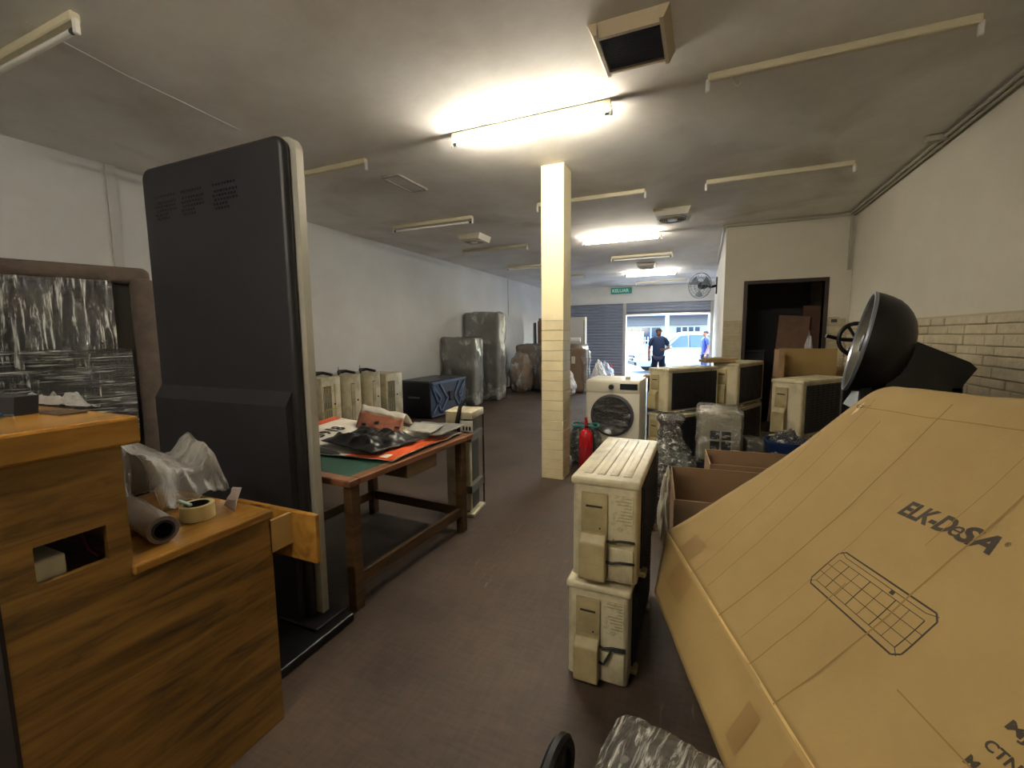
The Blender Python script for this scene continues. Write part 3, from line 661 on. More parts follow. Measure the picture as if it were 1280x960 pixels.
# the turned-up corner with a pinkish print
def fold(u, v_):
    a = Vector((-2.46, 2.62, BZ+.03)); x = Vector((.45, -.04, 0)); 
    prof = [(0, .0), (.03, .04), (.06, .085), (.09, .13), (.12, .16), (.18, .09), (.24, .02)]
    k = v_*(len(prof)-1); i = min(int(k), len(prof)-2); f_ = k-i
    dy = prof[i][0]*(1-f_)+prof[i+1][0]*f_; dz = prof[i][1]*(1-f_)+prof[i+1][1]*f_
    return a+x*u+Vector((-.25*dy, dy, dz*(1-.3*u)+.015*fbm((u*4, v_*3, 4), 1)))
sheet('turned_corner', None, None, lambda u, v_: fold(u, .42+v_*.58), 16, 10, M_paper, .003, bn)
sheet('pink_print', None, None, lambda u, v_: fold(u, v_*.42), 16, 10, M_skinprint, .003, bn)
for uv in ((.12, .22, .05, .12), (.4, .5, .12, .2), (.86, .97, .08, .18)):
    sheet('dark_print', None, None, lambda u, v_, q=uv: fold(q[0]+(q[1]-q[0])*u, q[2]+(q[3]-q[2])*v_)+Vector((0, -.004, .006)), 6, 4, M_black, .001, bn)
g1 = thing('grey_brochure', 'grey printed sheets lying on the banner near the table corner', 'papers', (0, 0, 0))
for k, (c, mt) in enumerate(((((-1.80, 2.48), (-1.60, 2.48), (-1.62, 2.84), (-2.0, 2.84)), mat('grey_print', '#85847f', .4, noise_=.3, nscale=10)), (((-1.88, 2.49), (-1.66, 2.46), (-1.72, 2.72), (-2.0, 2.74)), mat('pale_grey_print', '#a5a39b', .4, noise_=.2, nscale=10)))):
    c3 = [(x, y, 0) for x, y in c]
    sheet('sheet', None, None, lambda u, v_, c3=c3, k=k: quad(c3, u, v_)+Vector((0, 0, BZ+.062+.012*k+.01*fbm((u*2, v_*2, k), 1))), 14, 14, mt, .004, g1)
def bagf(u, v_):
    c3 = [(-2.3, 2.12, 0), (-1.76, 1.99, 0), (-1.70, 2.42, 0), (-2.2, 2.46, 0)]
    p = quad(c3, u, v_); e = min(u, 1-u, v_, 1-v_)*2; p.z = BZ+.045+.07*min(1, e*2.2)*(.7+.6*fbm((u*4, v_*4, 2), 1.0)); p.x += .03*fbm((u*3, v_*3, 8), 1); return p
sheet('black_plastic_bag', 'crumpled black plastic bag lying on the white banner', 'plastic bag', bagf, 40, 40, mat('black_polythene', '#0c0c0c', .34), .003, None, 40)

# ------------------------------------------------------------------ unit standing on end behind the table
t = thing('upended_air_conditioner', 'cream air-conditioner unit stood on end beside the table corner', 'air conditioner', (-1.77, 3.12, 0), 8)
MB().rbox(-.13, .02, -.14, .14, .0, .86, .05, 4, only=2).build('casing', M_beige, t, 40)
MB().rbox(.0, .11, -.13, .15, .8, .86, .01, 2).build('end_cap', M_beige, t, 40); MB().rbox(.0, .11, -.13, .15, 0, .03, .005, 1).build('base_rail', M_beige, t)
MB().box(.0, .06, -.09, .14, .03, .8).build('condenser_coil', mat('coil_dark', '#47453c', .6, noise_=.4, nscale=60), t)
MB().rbox(.02, .085, -.13, -.08, .05, .62, .012, 2).build('pipe_cover', M_beige, t, 40)
for z in (.2, .62): MB().box(.015, .1, -.135, .15, z, z+.06).build('cross_strap', mat('grey_strap', '#6e6e68', .4), t)
pp = MB().box(.0, .112, -.137, -.128, .7, .79).build('rating_plate', M_white, t)
mk = MB()
for k in range(3): mk.box(.03+.026*k, .046+.026*k, -.1385, -.1365, .715, .745)
mk.build('plate_marks', M_black, pp)
MB().tube([(.0, -.12, .66), (-.01, -.15, .78), (.01, -.13, .9), (.05, -.1, .96)], [.012, .02, .016, .008], 8).build('cable_bundle', M_cable, t, 60)
MB().tube([(.1, .15, .02), (.1, .15, .8)], .008, 6).build('side_pipe', mat('speckled_pipe', '#3a3a36', .4, noise_=.5, nscale=50), t)

# ------------------------------------------------------------------ tall black kiosk seen from behind
ks = thing('display_kiosk', 'tall black display kiosk with silver edge, seen from behind', 'kiosk', (-2.275, 1.54, 0), 0)
M_kiosk = mat('kiosk_black', '#201e22', .5, noise_=.15, nscale=3)
def rrect(x0, x1, z0, z1, r, n=6, bottom=False):
    pts = []
    for cx, cz, a0 in ((x1-r, z1-r, 0), (x0+r, z1-r, 90)):
        for i in range(n+1): a = R(a0+90*i/n); pts.append((cx+r*math.cos(a), cz+r*math.sin(a)))
    return pts+[(x0, z0), (x1, z0)]
o = MB().prism(rrect(-.545, .52, .05, 2.36, .06), 1, -.045, .005).build('back_shell', M_kiosk, ks, 30)
o.modifiers.new('bevel', 'BEVEL').width = .02; o.modifiers['bevel'].segments = 3; o.modifiers['bevel'].limit_method = 'ANGLE'
MB().prism(rrect(-.55, .55, .05, 2.365, .065), 1, .005, .045).build('silver_edge', M_silver, ks, 30)
MB().prism(rrect(-.535, .535, .06, 2.35, .055), 1, .045, .05).build('screen_glass', M_blackg, ks)
lp = MB().prism([(-.043, 1.2), (-.085, 1.13), (-.085, .06), (-.043, .06)], 0, -.53, .49).build('lower_cover', M_kiosk, ks)
for gx in (-.34, -.12, .13):
    hb = MB()
    for r_ in range(6):
        for c_ in range(8 if r_ < 4 else 5):
            x = gx-.09+c_*.022+(r_ % 2)*.011; z = 2.2-r_*.02-(0 if r_ < 1 else .012); hb.cyl((x, -.0462, z), (x, -.044, z), .0072, n=6)
    hb.build('vent_holes', M_blackg, ks)['kind'] = 'stuff'
MB().rbox(-.56, .675, -.36, .09, 0, .045, .008, 2).build('base_plate', M_blackm, ks)
MB().rbox(.36, .62, -.1, .1, .045, .06, .005, 1).build('base_cover', M_kiosk, ks)

# ------------------------------------------------------------------ counter (two levels) with pulled drawer
ct = thing('wooden_counter', 'two-level wooden counter with honey-coloured tops and a cut-out', 'counter', (-1.43, .41, 0), 0)
# local: x<0 back, y along
HOLE = (.05, .19, .87, .965)
fpn = MB()
fpn.box(-.02, 0, -.012, .66, 0, .80).box(-.02, 0, -.012, .24, .80, HOLE[2]).box(-.02, 0, -.012, HOLE[0], HOLE[2], HOLE[3]).box(-.02, 0, HOLE[1], .24, HOLE[2], HOLE[3]).box(-.02, 0, -.012, .24, HOLE[3], 1.17)
fpn.build('front_panel', M_teak, ct)
MB().box(-.62, .0015, -.02, -.012, 0, 1.17).build('end_panel', mat('shaded_end_panel', '#1a0f0b', .6), ct)  # near-black colour stands in for the shade on this end
MB().box(-.62, -.02, .64, .66, 0, .80).build('end_panel', M_teak, ct)
MB().box(-.62, -.02, .22, .24, .83, 1.17).build('upright_panel', M_teak, ct)
MB().box(-.62, -.6, .02, .64, 0, 1.17 if False else .8).build('rear_panel', M_teak, ct)
MB().box(-.6, -.02, .02, .22, .84, .855).build('inner_shelf', mat('inner_shelf_wood', '#4a2c1c', .6), ct)
MB().rbox(-.62, .012, .235, .668, .80, .83, .006, 2).build('lower_top', M_teakt, ct)
MB().rbox(-.64, .03, -.035, .275, 1.17, 1.245, .008, 2).build('upper_top', M_teakt, ct)
dw = MB().box(-.3, -.01, .662, .74, .665, .68).build('drawer', mat('drawer_ply', '#a98a52', .5), ct)
MB().box(-.015, 0, .655, .75, .665, .785).build('drawer_side', MATS['drawer_ply'], dw)
MB().rbox(-.32, .12, .75, .772, .60, .79, .003, 1).build('drawer_front', M_teakt, dw)
# things on the counter
t = thing('packing_tape', 'roll of cream packing tape lying on the lower counter top', 'tape', (-1.60, .925, .831), 0)
def ring(ri, ro, z0, z1): return [(ri, z0), (ro, z0), (ro, z1), (ri, z1), (ri, z0)]
MB().lathe(ring(.038, .052, 0, .05), 32).build('tape', mat('cream_tape', '#c9bb86', .35), t, 40)
MB().lathe(ring(.035, .038, 0, .05), 32).build('core', M_black, t, 40)
t = tag(MB().rbox(-.006, .006, -.055, .055, -.004, .004, .003, 2).build('utility_knife', mat('pale_cyan_plastic', '#9fc4b8', .4), None), 'pale green cutter resting in the tape roll', 'cutter'); t.location = (-1.625, .90, .8885); t.rotation_euler = (R(4), 0, R(-102))
t = thing('film_roll', 'roll of clear stretch film lying on the counter, dark hollow core', 'film roll', (-1.6, .76, .831), 0)
FA = Vector((.80, -.02, 0)).normalized(); 
c0 = Vector((-.2, .06, .042)); c1 = Vector((.11, .0, .042)); Mq = (c1-c0).to_track_quat('Z', 'Y').to_matrix().to_4x4(); Mq.translation = c0; Lr = (c1-c0).length
MB().lathe([(.03, 0), (.042, 0), (.042, Lr), (.03, Lr), (.03, 0)], 28, Mq).build('film', mat('greyish_film_roll', '#7a6f68', .2), t, 40)
MB().lathe([(.024, -.004), (.0302, -.004), (.0302, Lr+.004), (.024, Lr+.004), (.024, -.004)], 24, Mq).build('core', M_black, t, 40)
def plast(u, v_):
    c3 = [(-1.98, .80, .86), (-1.70, .86, .87), (-1.74, 1.14, .85), (-2.02, 1.2, .86)]
    p = quad(c3, u, v_); e = min(u, 1-u)*2; f_ = min(v_, 1-v_)*2
    hz_ = .30*(1-v_)**.8*(1-.5*u)+.13*math.exp(-((v_-.85)/.14)**2)
    p.z += hz_*min(1, e*3)*1.0+.03*fbm((u*3, v_*3, 3), 1.3); p.x += .03*fbm((u*3, v_*2, 7), 1.2); p.z = max(p.z, .84)
    return p
sheet('plastic_sheet', 'loose translucent plastic sheet bundled on the lower counter top', 'plastic', plast, 40, 40, M_filmm, .002, None, 60)
def plast2(u, v_):
    p = quad([(-1.98, .66, 1.252), (-1.84, .66, 1.252), (-1.62, .70, 1.25), (-1.99, .76, 1.253)], u, v_); p.z += .035*max(0, fbm((u*3, v_*3, 11), 1))*1.2+.004; return p
sheet('plastic_offcut', 'crumpled clear plastic lying on the upper counter top', 'plastic', plast2, 24, 24, M_filmm, .0015, None, 60)
t = thing('binder_clip', 'black binder clip box standing on the upper counter top', 'clip box', (-1.77, .56, 1.2455), 20)
MB().prism([(-.05, 0), (.05, 0), (.058, .052), (-.058, .052)], 1, -.03, .03).build('body', M_black, t); MB().box(-.052, .052, -.034, -.03, .0, .006).build('metal_edge', M_alu, t)
MB().tube([(-.03, -.03, .004), (-.03, -.06, .004), (.03, -.06, .004), (.03, -.03, .004)], .003, 6).build('wire_handle', M_alu, t)
t = tag(MB().cyl((-1.66, .43, 1.252), (-1.73, .53, 1.252), .006, n=8).build('pen', mat('blue_pen', '#3e7fa0', .4), None, 40), 'blue pen lying on the upper counter top', 'pen')
t = tag(MB().rbox(-1.72, -1.6, .60, .66, 1.2455, 1.249, .001, 1).build('dark_card', mat('dark_card', '#3a2a1c', .5), None), 'small dark card lying beside the binder clip', 'card')
t = tag(sheet('bag_scrap', None, None, lambda u, v_: quad([(-1.62, 1.03, .835), (-1.52, 1.0, .835), (-1.56, 1.06, .90), (-1.62, 1.07, .89)], u, v_)+Vector((.01*fbm((u*4, v_*4, 1), 1), 0, .0)), 8, 8, mat('pinkish_plastic', '#8f8078', .4), .002), 'crumpled greyish plastic scrap at the far end of the counter', 'plastic')
# inside the cut-out
t = tag(MB().rbox(-1.60, -1.455, .44, .525, .858, .92, .006, 2).build('adapter_box', mat('cream_adapter', '#b8b29a', .5), None), 'cream adapter box lying inside the counter cut-out', 'adapter')
t = thing('spray_can', 'dark jar with pale cap lying inside the counter cut-out', 'jar', (-1.7, .55, .893), 0)
MB().cyl((-.08, 0, 0), (.03, -.03, 0), .035, n=18).build('jar', M_black, t, 40); MB().cyl((.03, -.03, 0), (.065, -.04, 0), .036, n=18).build('cap', mat('pale_cap', '#8f9590', .4), t, 40)
tag(MB().tube([(-1.6, .6, 1.02), (-1.56, .595, .94), (-1.53, .598, .88), (-1.5, .606, .862)], .003, 6).build('red_wire', mat('red_wire', '#7a2535', .5), None, 60), 'reddish wire dangling inside the counter cut-out', 'wire')

# ------------------------------------------------------------------ wrapped padded furniture behind the counter
wf2 = thing('wrapped_furniture', 'large black panel in grey padding and stretch film behind the counter', 'furniture', (-3.37, 1.15, 0), 68)
MB().rbox(-.52, .50, -.02, .22, 0, 1.78, .02, 2).build('panel', mat('dark_panel', '#14110f', .35), wf2)
MB().rbox(-.62, .56, -.06, .26, 1.78, 1.88, .04, 4).build('top_padding', M_pad, wf2, 40)
MB().rbox(.46, .58, -.09, .26, 0, 1.82, .045, 4).build('side_padding', M_pad, wf2, 40)
def wrapf(u, v_):
    x = -.62+1.0*u; z = .35+1.44*v_; k = fbm((x*9+z*1.6, z*1.2, 3), 1.6)
    return Vector((x, -.065-.028*abs(k)-.05*v_*(1-u)*.6, z))
sheet('stretch_wrap', None, None, wrapf, 60, 30, M_filmv, .001, wf2, 60)
def wrapf2(u, v_):
    x = -.3+.74*u; z = .9+.5*v_; k = fbm((x*.8, z*22, 5), 1.3); return Vector((x, -.085-.012*k, z))
sheet('stretch_wrap_band', None, None, wrapf2, 12, 60, M_filmh, .001, wf2, 60)
t = tag(crumple(-4.6, -4.28, 1.12, 1.42, 0, 2.1, .12, .03, 4, 5, 21).build('wrapped_roll', mat('grey_wrapped', '#6a6660', .3, noise_=.4, nscale=12), None, 50), 'grey plastic-wrapped bundle standing behind the padded panel', 'bundle')

# ------------------------------------------------------------------ washing machine
wm = thing('washing_machine', 'white front-loading washing machine with wrapped dark door', 'washing machine', (-.95, 5.42, 0), 0)
MB().rbox(-.31, .31, -.3, .3, .02, .93, .018, 3).build('cabinet', mat('washer_white', '#d6d2c2', .35), wm, 40)
MB().rbox(-.305, .305, -.315, -.295, .79, .915, .01, 2).build('control_panel', mat('washer_panel', '#cfcab8', .35), wm, 40)
MB().cyl((-.01, -.345, .855), (-.01, -.31, .855), .028, .032, 20).build('knob', mat('dark_knob', '#2b2c30', .3), wm, 40)
MB().box(.09, .285, -.32, -.312, .825, .895).build('display', mat('washer_display', '#20242e', .2), wm)
MW = Matrix.Rotation(R(90), 4, 'X'); MW.translation = (0, -.3, .52)
dr2 = MB().lathe([(.0, .01), (.2, .012), (.225, .03), (.235, .03), (.245, .0)], 40, MW).build('door', mat('washer_door', '#1c1d20', .15), wm, 40)
MB().lathe([(.0, .022), (.1, .03), (.19, .034), (.215, .036)], 40, MW).build('door_wrap', film('door_film', (2, 2, 9), 2.5, cover=.3, milky=.02, bump=.7, rough=.15), dr2, 60)
MB().lathe([(.22, .034), (.245, .03), (.25, .004)], 40, MW).build('door_rim', mat('washer_rim', '#3a3b3e', .3), dr2, 40)
MB().rbox(-.3, .3, -.306, -.296, .04, .13, .004, 1).build('kick_plate', MATS['washer_panel'], wm)
for sx in (-.25, .25):
    for sy in (-.24, .24): MB().cyl((sx, sy, 0), (sx, sy, .025), .025, n=10).build('foot', M_black, wm)
t = tag(MB().rbox(-.03, .03, -.02, .02, 0, .03, .008, 2).build('plug_adapter', mat('small_beige', '#b5ad94', .5), None), 'small beige plug on top of the washing machine', 'plug'); t.location = (-.8, 5.3, .931)
t = thing('flat_carton', 'flat carton lying on a dark box beside the washing machine', 'carton', (-.62, 5.95, 0), 0)
MB().rbox(-.02, .1, -.1, .1, 0, .9, .004, 1).build('dark_side', mat('dark_box', '#1f2530', .5), t); MB().rbox(-.08, .14, -.14, .14, .9, .93, .004, 1).build('lid', M_cardin, t)

# fire extinguisher
fe = thing('fire_extinguisher', 'red fire extinguisher with black hose beside the column', 'fire extinguisher', (-1.13, 4.62, 0), 0)
MB().lathe([(0, .0), (.07, .0), (.078, .01), (.078, .36), (.07, .4), (.045, .43), (.025, .44), (.025, .46), (0, .46)], 28).build('cylinder', M_red, fe, 40)
MB().cyl((0, 0, .455), (0, 0, .485), .02, n=12).build('valve', M_blackm, fe, 40)
MB().add([(-.012, -.02, .48), (.012, -.02, .48), (.012, .03, .5), (-.012, .03, .5), (-.012, -.03, .575), (.012, -.03, .575), (.012, -.015, .58), (-.012, -.015, .58)], [(0,1,5,4),(1,2,6,5),(2,3,7,6),(3,0,4,7),(4,5,6,7),(0,3,2,1)]).build('lever', M_red, fe)
MB().tube([(.02, -.0, .47), (.055, -.03, .47), (.085, -.035, .42), (.09, -.03, .3), (.088, -.02, .14)], .009, 8).build('hose', M_cable, fe, 60)
MB().lathe([(.0785, .12), (.0795, .12), (.0795, .26), (.0785, .26)], 28).build('label_band', mat('red_label', '#9e2029', .4), fe, 40)
t = thing('clear_bag', 'clear plastic bag with teal rim beside the fire extinguisher', 'bag', (-1.2, 4.86, 0), 0)
sack(0, 0, 0, .16, .12, .44, 31, .12, 3, .95, 4).build('contents', mat('bluish_contents', '#5d6a72', .5, noise_=.4, nscale=12), t, 50); sack(0, 0, 0, .175, .135, .46, 32, .16, 3.4, .98, 5).build('plastic_wrap', M_film, t, 50)
MB().tube([(.15*math.cos(a*.35), .11*math.sin(a*.35), .44+.012*math.sin(a)) for a in range(18)], .012, 6, True).build('teal_rim', mat('teal_plastic', '#2f8d8a', .4), t, 60)

# ------------------------------------------------------------------ wrapped items behind the tall pair
t = thing('wrapped_oven', 'cream appliance with four dark openings wrapped in clear film', 'appliance', (.14, 4.15, 0), 2)
MB().rbox(-.15, .16, -.2, .25, .4, .80, .02, 2).build('body', mat('appliance_cream', '#c3bca2', .45), t, 40)
for ix in (-1, 0):
    for iz in (0, 1): MB().box(ix*.085+.015, ix*.085+.085, -.206, -.198, .5+iz*.085, .57+iz*.085).build('opening', M_dark, t)
crumple(-.165, .175, -.22, .27, .4, .82, .03, .018, 8, 5, 41).build('plastic_wrap', M_film, t, 50)
MB().rbox(-.17, .17, -.22, .26, 0, .4, .01, 1).build('stand', mat('dark_stand', '#1b1d22', .6), t)
t = thing('wrapped_bundle', 'dark bundle knotted in clear plastic in front of the stacked outdoor units', 'bundle', (-.2, 3.72, 0), 0)
crumple(-.14, .14, -.14, .14, .02, .42, .03, .01, 6, 4, 51).build('box', mat('dark_bundle', '#2c2d30', .5), t, 50)
def neck(u, v_):
    a = 2*math.pi*u; z = .3+.52*v_; r_ = (.2*(1-v_)**1.4+.045+.05*math.exp(-((v_-.93)/.08)**2))*(1+.28*fbm((math.cos(a)*2, math.sin(a)*2, v_*4), 1.4)); return Vector((r_*math.cos(a)-.02, r_*math.sin(a)*.9, z))
sheet('plastic_wrap', None, None, neck, 60, 40, M_film, .001, t, 40)
crumple(-.155, .155, -.155, .155, .01, .44, .04, .02, 8, 5, 52).build('lower_wrap', M_filmh, t, 50)
t = thing('bagged_bucket', 'dark blue bucket in a clear bag at the foot of the cream outdoor unit', 'bucket', (.70, 4.45, 0), 0)
MB().lathe([(0, .0), (.13, 0), (.17, .5), (.18, .5), (.18, .52), (.16, .52), (.12, .03), (0, .03)], 32).build('bucket', mat('navy_plastic', '#162a52', .3), t, 40)
sack(0, 0, 0, .19, .18, .6, 61, .12, 4, .9, 5).build('plastic_wrap', M_film, t, 50)
t = thing('wrapped_small_box', 'small grey box in clear film between wrapped appliance and blue bucket', 'box', (.425, 4.15, 0), 5)
MB().rbox(-.07, .05, -.1, .1, 0, .56, .01, 2).build('box', mat('greyish_box', '#8d8a80', .6), t); crumple(-.08, .06, -.11, .11, 0, .575, .02, .01, 8, 4, 62).build('plastic_wrap', M_film, t, 50)
t = tag(sack(-.2, 3.2, 0, .06, .14, .5, 66, .25, 3, .5, 4).build('white_foam_bag', mat('foam_white', '#b9b5a6', .5), None, 50), 'pale crumpled bag squeezed between beige units and open carton', 'bag')

# ------------------------------------------------------------------ open cartons
def open_carton(label, loc, rz, a, b, h_, group=None, flaps=()):
    t = thing('open_carton', label, 'carton', loc, rz, group); th = .006
    MB().box(-a, a, -b, b, 0, th).build('bottom', M_cardin, t)
    for n_, q in (('side_panel', (-a, a, -b, -b+th)), ('side_panel', (-a, a, b-th, b)), ('side_panel', (-a, -a+th, -b+th, b-th)), ('side_panel', (a-th, a, -b+th, b-th))):
        MB().box(*q, th, h_).build(n_, M_cardin, t)
    return t
open_carton('open brown carton behind the beige pair of units, empty', (.13, 2.69, 0), 5, .27, .31, .6, 'open cartons behind the big carton')
open_carton('open brown carton farther from the beige pair, in front of the wrapped appliance', (.32, 3.26, 0), 4, .27, .2, .62, 'open cartons behind the big carton')
t = open_carton('open carton with a tall rear panel before the dark doorway', (1.2, 6.35, .0), 0, .31, .22, .92)
MB().box(-.31, .31, .2, .212, .92, 1.26).build('flap', M_card, t); MB().box(-.36, -.3, -.2, .2, .9, 1.25).build('flap', M_cardin, t)
t = thing('flattened_carton', 'flattened brown carton leaning in the corner beside the dark doorway', 'carton', (1.62, 7.2, 0), 0); MB().rbox(-.12, .12, -.03, .03, 0, 1.0, .004, 1).build('sheet', M_cardin, t); MB().rbox(-.1, .14, -.07, -.035, 0, .8, .004, 1).build('sheet', M_cardin, t)
# inside the storeroom
for k, (x, y, rx, wd_, hh, lb) in enumerate(((1.22, 8.2, 8, .22, 1.75, 'brown board leaning inside the dark doorway'), (1.5, 8.35, 6, .16, 1.9, 'darker brown board leaning inside the doorway beside the frame'))):
    t = tag(MB().rbox(-wd_, wd_, -.02, .02, 0, hh, .004, 1).build('leaning_board', mat('store_board%d' % k, ['#8a6a52', '#6b4a3a'][k], .7, noise_=.2), None), lb, 'board'); t.location = (x, y, 0); t.rotation_euler = (R(-rx), R(4), 0)
tag(sack(1.45, 7.85, 0, .14, .12, 1.42, 71, .15, 3, .35, 4).build('storeroom_sack', M_sackw, None, 50), 'white bag top showing inside the dark doorway', 'bag')
t = thing('storeroom_crate', 'dark crate standing inside the dark doorway', 'crate', (.72, 8.3, 0), 0); MB().rbox(-.2, .18, -.2, .2, 0, 1.15, .01, 1).build('body', mat('dark_crate', '#2d3240', .6), t); MB().rbox(-.21, .19, -.22, .22, 1.15, 1.19, .005, 1).build('lid', MATS['dark_crate'], t)

# ------------------------------------------------------------------ black drum mixer
mx = thing('drum_mixer', 'black drum mixer with hand wheel, bowl mouth and sloped motor hood', 'mixer', (1.0, 3.85, 0), 0)
ax = Vector((-.965, .16, .2)).normalized(); rc = Vector((.0, -.05, 1.385))
BM_ = ax.to_track_quat('Z', 'Y').to_matrix().to_4x4(); BM_.translation = rc
MB().lathe([(.335, 0), (.345, -.01), (.34, -.05), (.33, -.09), (.312, -.14), (.285, -.18), (.25, -.215), (.2, -.25), (.14, -.272), (.07, -.283), (0, -.285)], 48, BM_).build('bowl', M_blackm, mx, 40)
MB().lathe([(.327, .0), (.322, -.07), (.295, -.14), (.235, -.205), (.13, -.255), (0, -.27)], 48, BM_).build('bowl_inside', mat('worn_steel_inside', '#8c897f', .35, metal=.5, noise_=.3, nscale=6), mx, 40)
MB().lathe([(.325, 0), (.332, .012), (.346, .012), (.35, 0), (.343, -.012)], 48, BM_).build('rim', mat('worn_rim', '#9aa0ab', .3, metal=.7), mx, 40)
hubc = rc-ax*.12
MB().lathe([(0, .1), (.06, .09), (.09, .05), (.1, 0), (.1, -.1)], 24, BM_ @ Matrix.Translation((0, 0, -.1))).build('hub', M_blackm, mx, 40)
for k in range(3):
    a = 2*math.pi*k/3+.6; e_ = BM_ @ Vector((.31*math.cos(a), .31*math.sin(a), -.09)); s_ = BM_ @ Vector((.08*math.cos(a), .08*math.sin(a), -.1)); MB().tube([s_, e_], .018, 8).build('paddle_arm', M_blackm, mx, 40)
# hand wheel behind the bowl
wc = Vector((.07, .3, 1.40)); WM = Vector((.2, -1, .05)).normalized().to_track_quat('Z', 'Y').to_matrix().to_4x4(); WM.translation = wc
mx2 = MB().tube([WM @ Vector((.12*math.cos(2*math.pi*i/32), .12*math.sin(2*math.pi*i/32), 0)) for i in range(32)], .016, 8, True).build('hand_wheel', M_blackm, mx, 60)
for k in range(3):
    a = 2*math.pi*k/3; MB().tube([WM @ Vector((0, 0, 0)), WM @ Vector((.12*math.cos(a), .12*math.sin(a), 0))], .011, 6).build('wheel_spoke', M_blackm, mx2, 40)
MB().tube([wc+Vector((-.2, -.03, .03)), wc+Vector((-.1, -.01, .0)), wc+Vector((.2, 0, -.02))], [.014, .014, .02], 8).build('wheel_handle', M_blackm, mx, 40)
# hood, frame and legs
MB().prism([(.12, .85), (.12, 1.38), (.22, 1.41), (.53, 1.26), (.565, 1.22), (.51, 1.12), (.46, .9)], 1, -.2, .2).build('motor_hood', M_blackm, mx)
MB().prism([(-.02, .92), (.05, 1.06), (.45, 1.06), (.56, .92)], 1, -.16, .16).build('cradle', M_blackm, mx)
for x, y in ((.02, -.17), (.02, .25), (.48, -.17), (.48, .2)): MB().rbox(x-.03, x+.03, y-.03, y+.03, 0, 1.1, .005, 1).build('leg', M_blackm, mx)
MB().tube([(.3, -.19, .3), (.52, -.17, .1)], .02, 6).build('brace', M_blackm, mx)
for y in (-.17, .22): MB().rbox(.02, .52, y-.02, y+.02, .25, .3, .004, 1).build('cross_bar', M_blackm, mx)

# ------------------------------------------------------------------ the large flattened carton leaning over things
D2 = Vector((-.2949, .9542, -.0507)).normalized(); Pp = Vector((D2.y, -D2.x, 0)).normalized(); Nn = Pp.cross(D2)
L0 = Vector((-.135, 2.1, .55)); A0, A1 = R(43), R(53)
def arc(s):
    n = 24; c = q = 0; ds = s/n
    for i in range(n):
        th = A0+(A1-A0)*min(max((i+.5)*ds, 0), 1.2); c += math.cos(th)*ds; q += math.sin(th)*ds
    return c, q
RIDGE = .88
cn_, qn_ = arc(RIDGE)
def CS(s, t, off=0.0):
    if s < 0:      # flap hanging below the crease
        p = L0+(Pp*.5+Nn*.86)*s; nrm = (-Pp*.86+Nn*.5)
    elif s <= RIDGE:
        c, q = arc(s); th = A0+(A1-A0)*s; p = L0+Pp*c+Nn*q; nrm = -Pp*math.sin(th)+Nn*math.cos(th)
    else:          # rolls over the ridge
        k = s-RIDGE; th0 = A0+(A1-A0)*RIDGE; r_ = .10; a = k/r_; a = min(a, R(95)); th = th0-a
        c = r_*(math.sin(th0)-math.sin(th)); q = r_*(math.cos(th)-math.cos(th0)); ex_ = max(0, k-r_*R(95)); c += ex_*math.cos(th); q += ex_*math.sin(th)
        p = L0+Pp*(cn_+c)+Nn*(qn_+q); nrm = -Pp*math.sin(th)+Nn*math.cos(th)
    return p-D2*t+nrm*off
TMAX = 1.8
def tfar(s): return .04+.39*max(0, s)+.12*max(0, -s)*1.0 if s < RIDGE else .04+.39*RIDGE+.25*(s-RIDGE)
bc_ = thing('large_flattened_carton', 'huge flattened brown carton printed with a wire rack drawing', 'carton', (0, 0, 0))
def main_f(u, v_):
    s = (RIDGE+.26)*u; t = tfar(s)+(TMAX-tfar(s))*v_
    wv = .006*fbm((s*3, t*3, 1), 1.2)-.004*abs(math.sin((t-.70)/.36*math.pi))*0
    return CS(s, t, wv)
sheet('main_panel', None, None, main_f, 60, 60, M_card, .006, bc_, 60)
def flap_f(u, v_):
    s = -.2*u; t = .04+.22*u+(TMAX-.04-.22*u)*v_; return CS(s, t, .005*fbm((s*5, t*4, 3), 1.2)-.0*u)
sheet('side_flap', None, None, flap_f, 12, 50, M_card, .006, bc_, 60)
def on(s, t, off=.0034): return CS(s, t, off+.006*fbm((s*3, t*3, 1), 1.2))
def line(s0, t0, s1, t1, w_, name, mt, n=14, off=.0042):
    d = Vector((s1-s0, t1-t0)); nn = Vector((-d.y, d.x)).normalized()*w_/2
    return MB().grid(lambda u, v_: on(s0+d.x*u+nn.x*(v_*2-1), t0+d.y*u+nn.y*(v_*2-1), off), n, 1).build(name, mt, bc_)
# scored fold lines
for t_, s0, s1, w_ in ((.715, .0, .9, .005), (1.065, 0, .9, .0045), (.56, .02, .8, .003), (.44, .0, .88, .003), (.84, .02, .6, .0022), (.93, .0, .32, .0035), (.33, .0, .7, .0025), (1.42, .0, .9, .003), (1.0, .5, .9, .002)):
    line(s0, t_, s1, t_+.01*math.sin(t_*20), w_, 'fold_line', M_fold)
line(.0, .05, .0, TMAX, .006, 'crease', mat('crease_light', '#c3a46a', .8), 40)
line(.84, .40, .86, TMAX, .003, 'crease', M_fold, 30)
line(.22, 1.2, .2, 1.7, .003, 'crease', M_fold, 20)
for s0, s1, t0, t1 in ((-.12, -.02, .30, .48), (.02, .10, .24, .36), (-.16, -.05, 1.0, 1.06), (-.1, 0.01, 1.17, 1.24)):
    MB().grid(lambda u, v_: CS(s0+(s1-s0)*u, t0+(t1-t0)*v_, .0045+.006*fbm((s0*3, t0*3, 1), 1.2)*0), 4, 6).build('brown_tape', M_tape, bc_)
MB().grid(lambda u, v_: on(.80+.045*u+.02*v_, .40+.012*v_, .0038), 4, 3).build('tape_remnant', mat('tape_glint', '#d8c89a', .2), bc_)
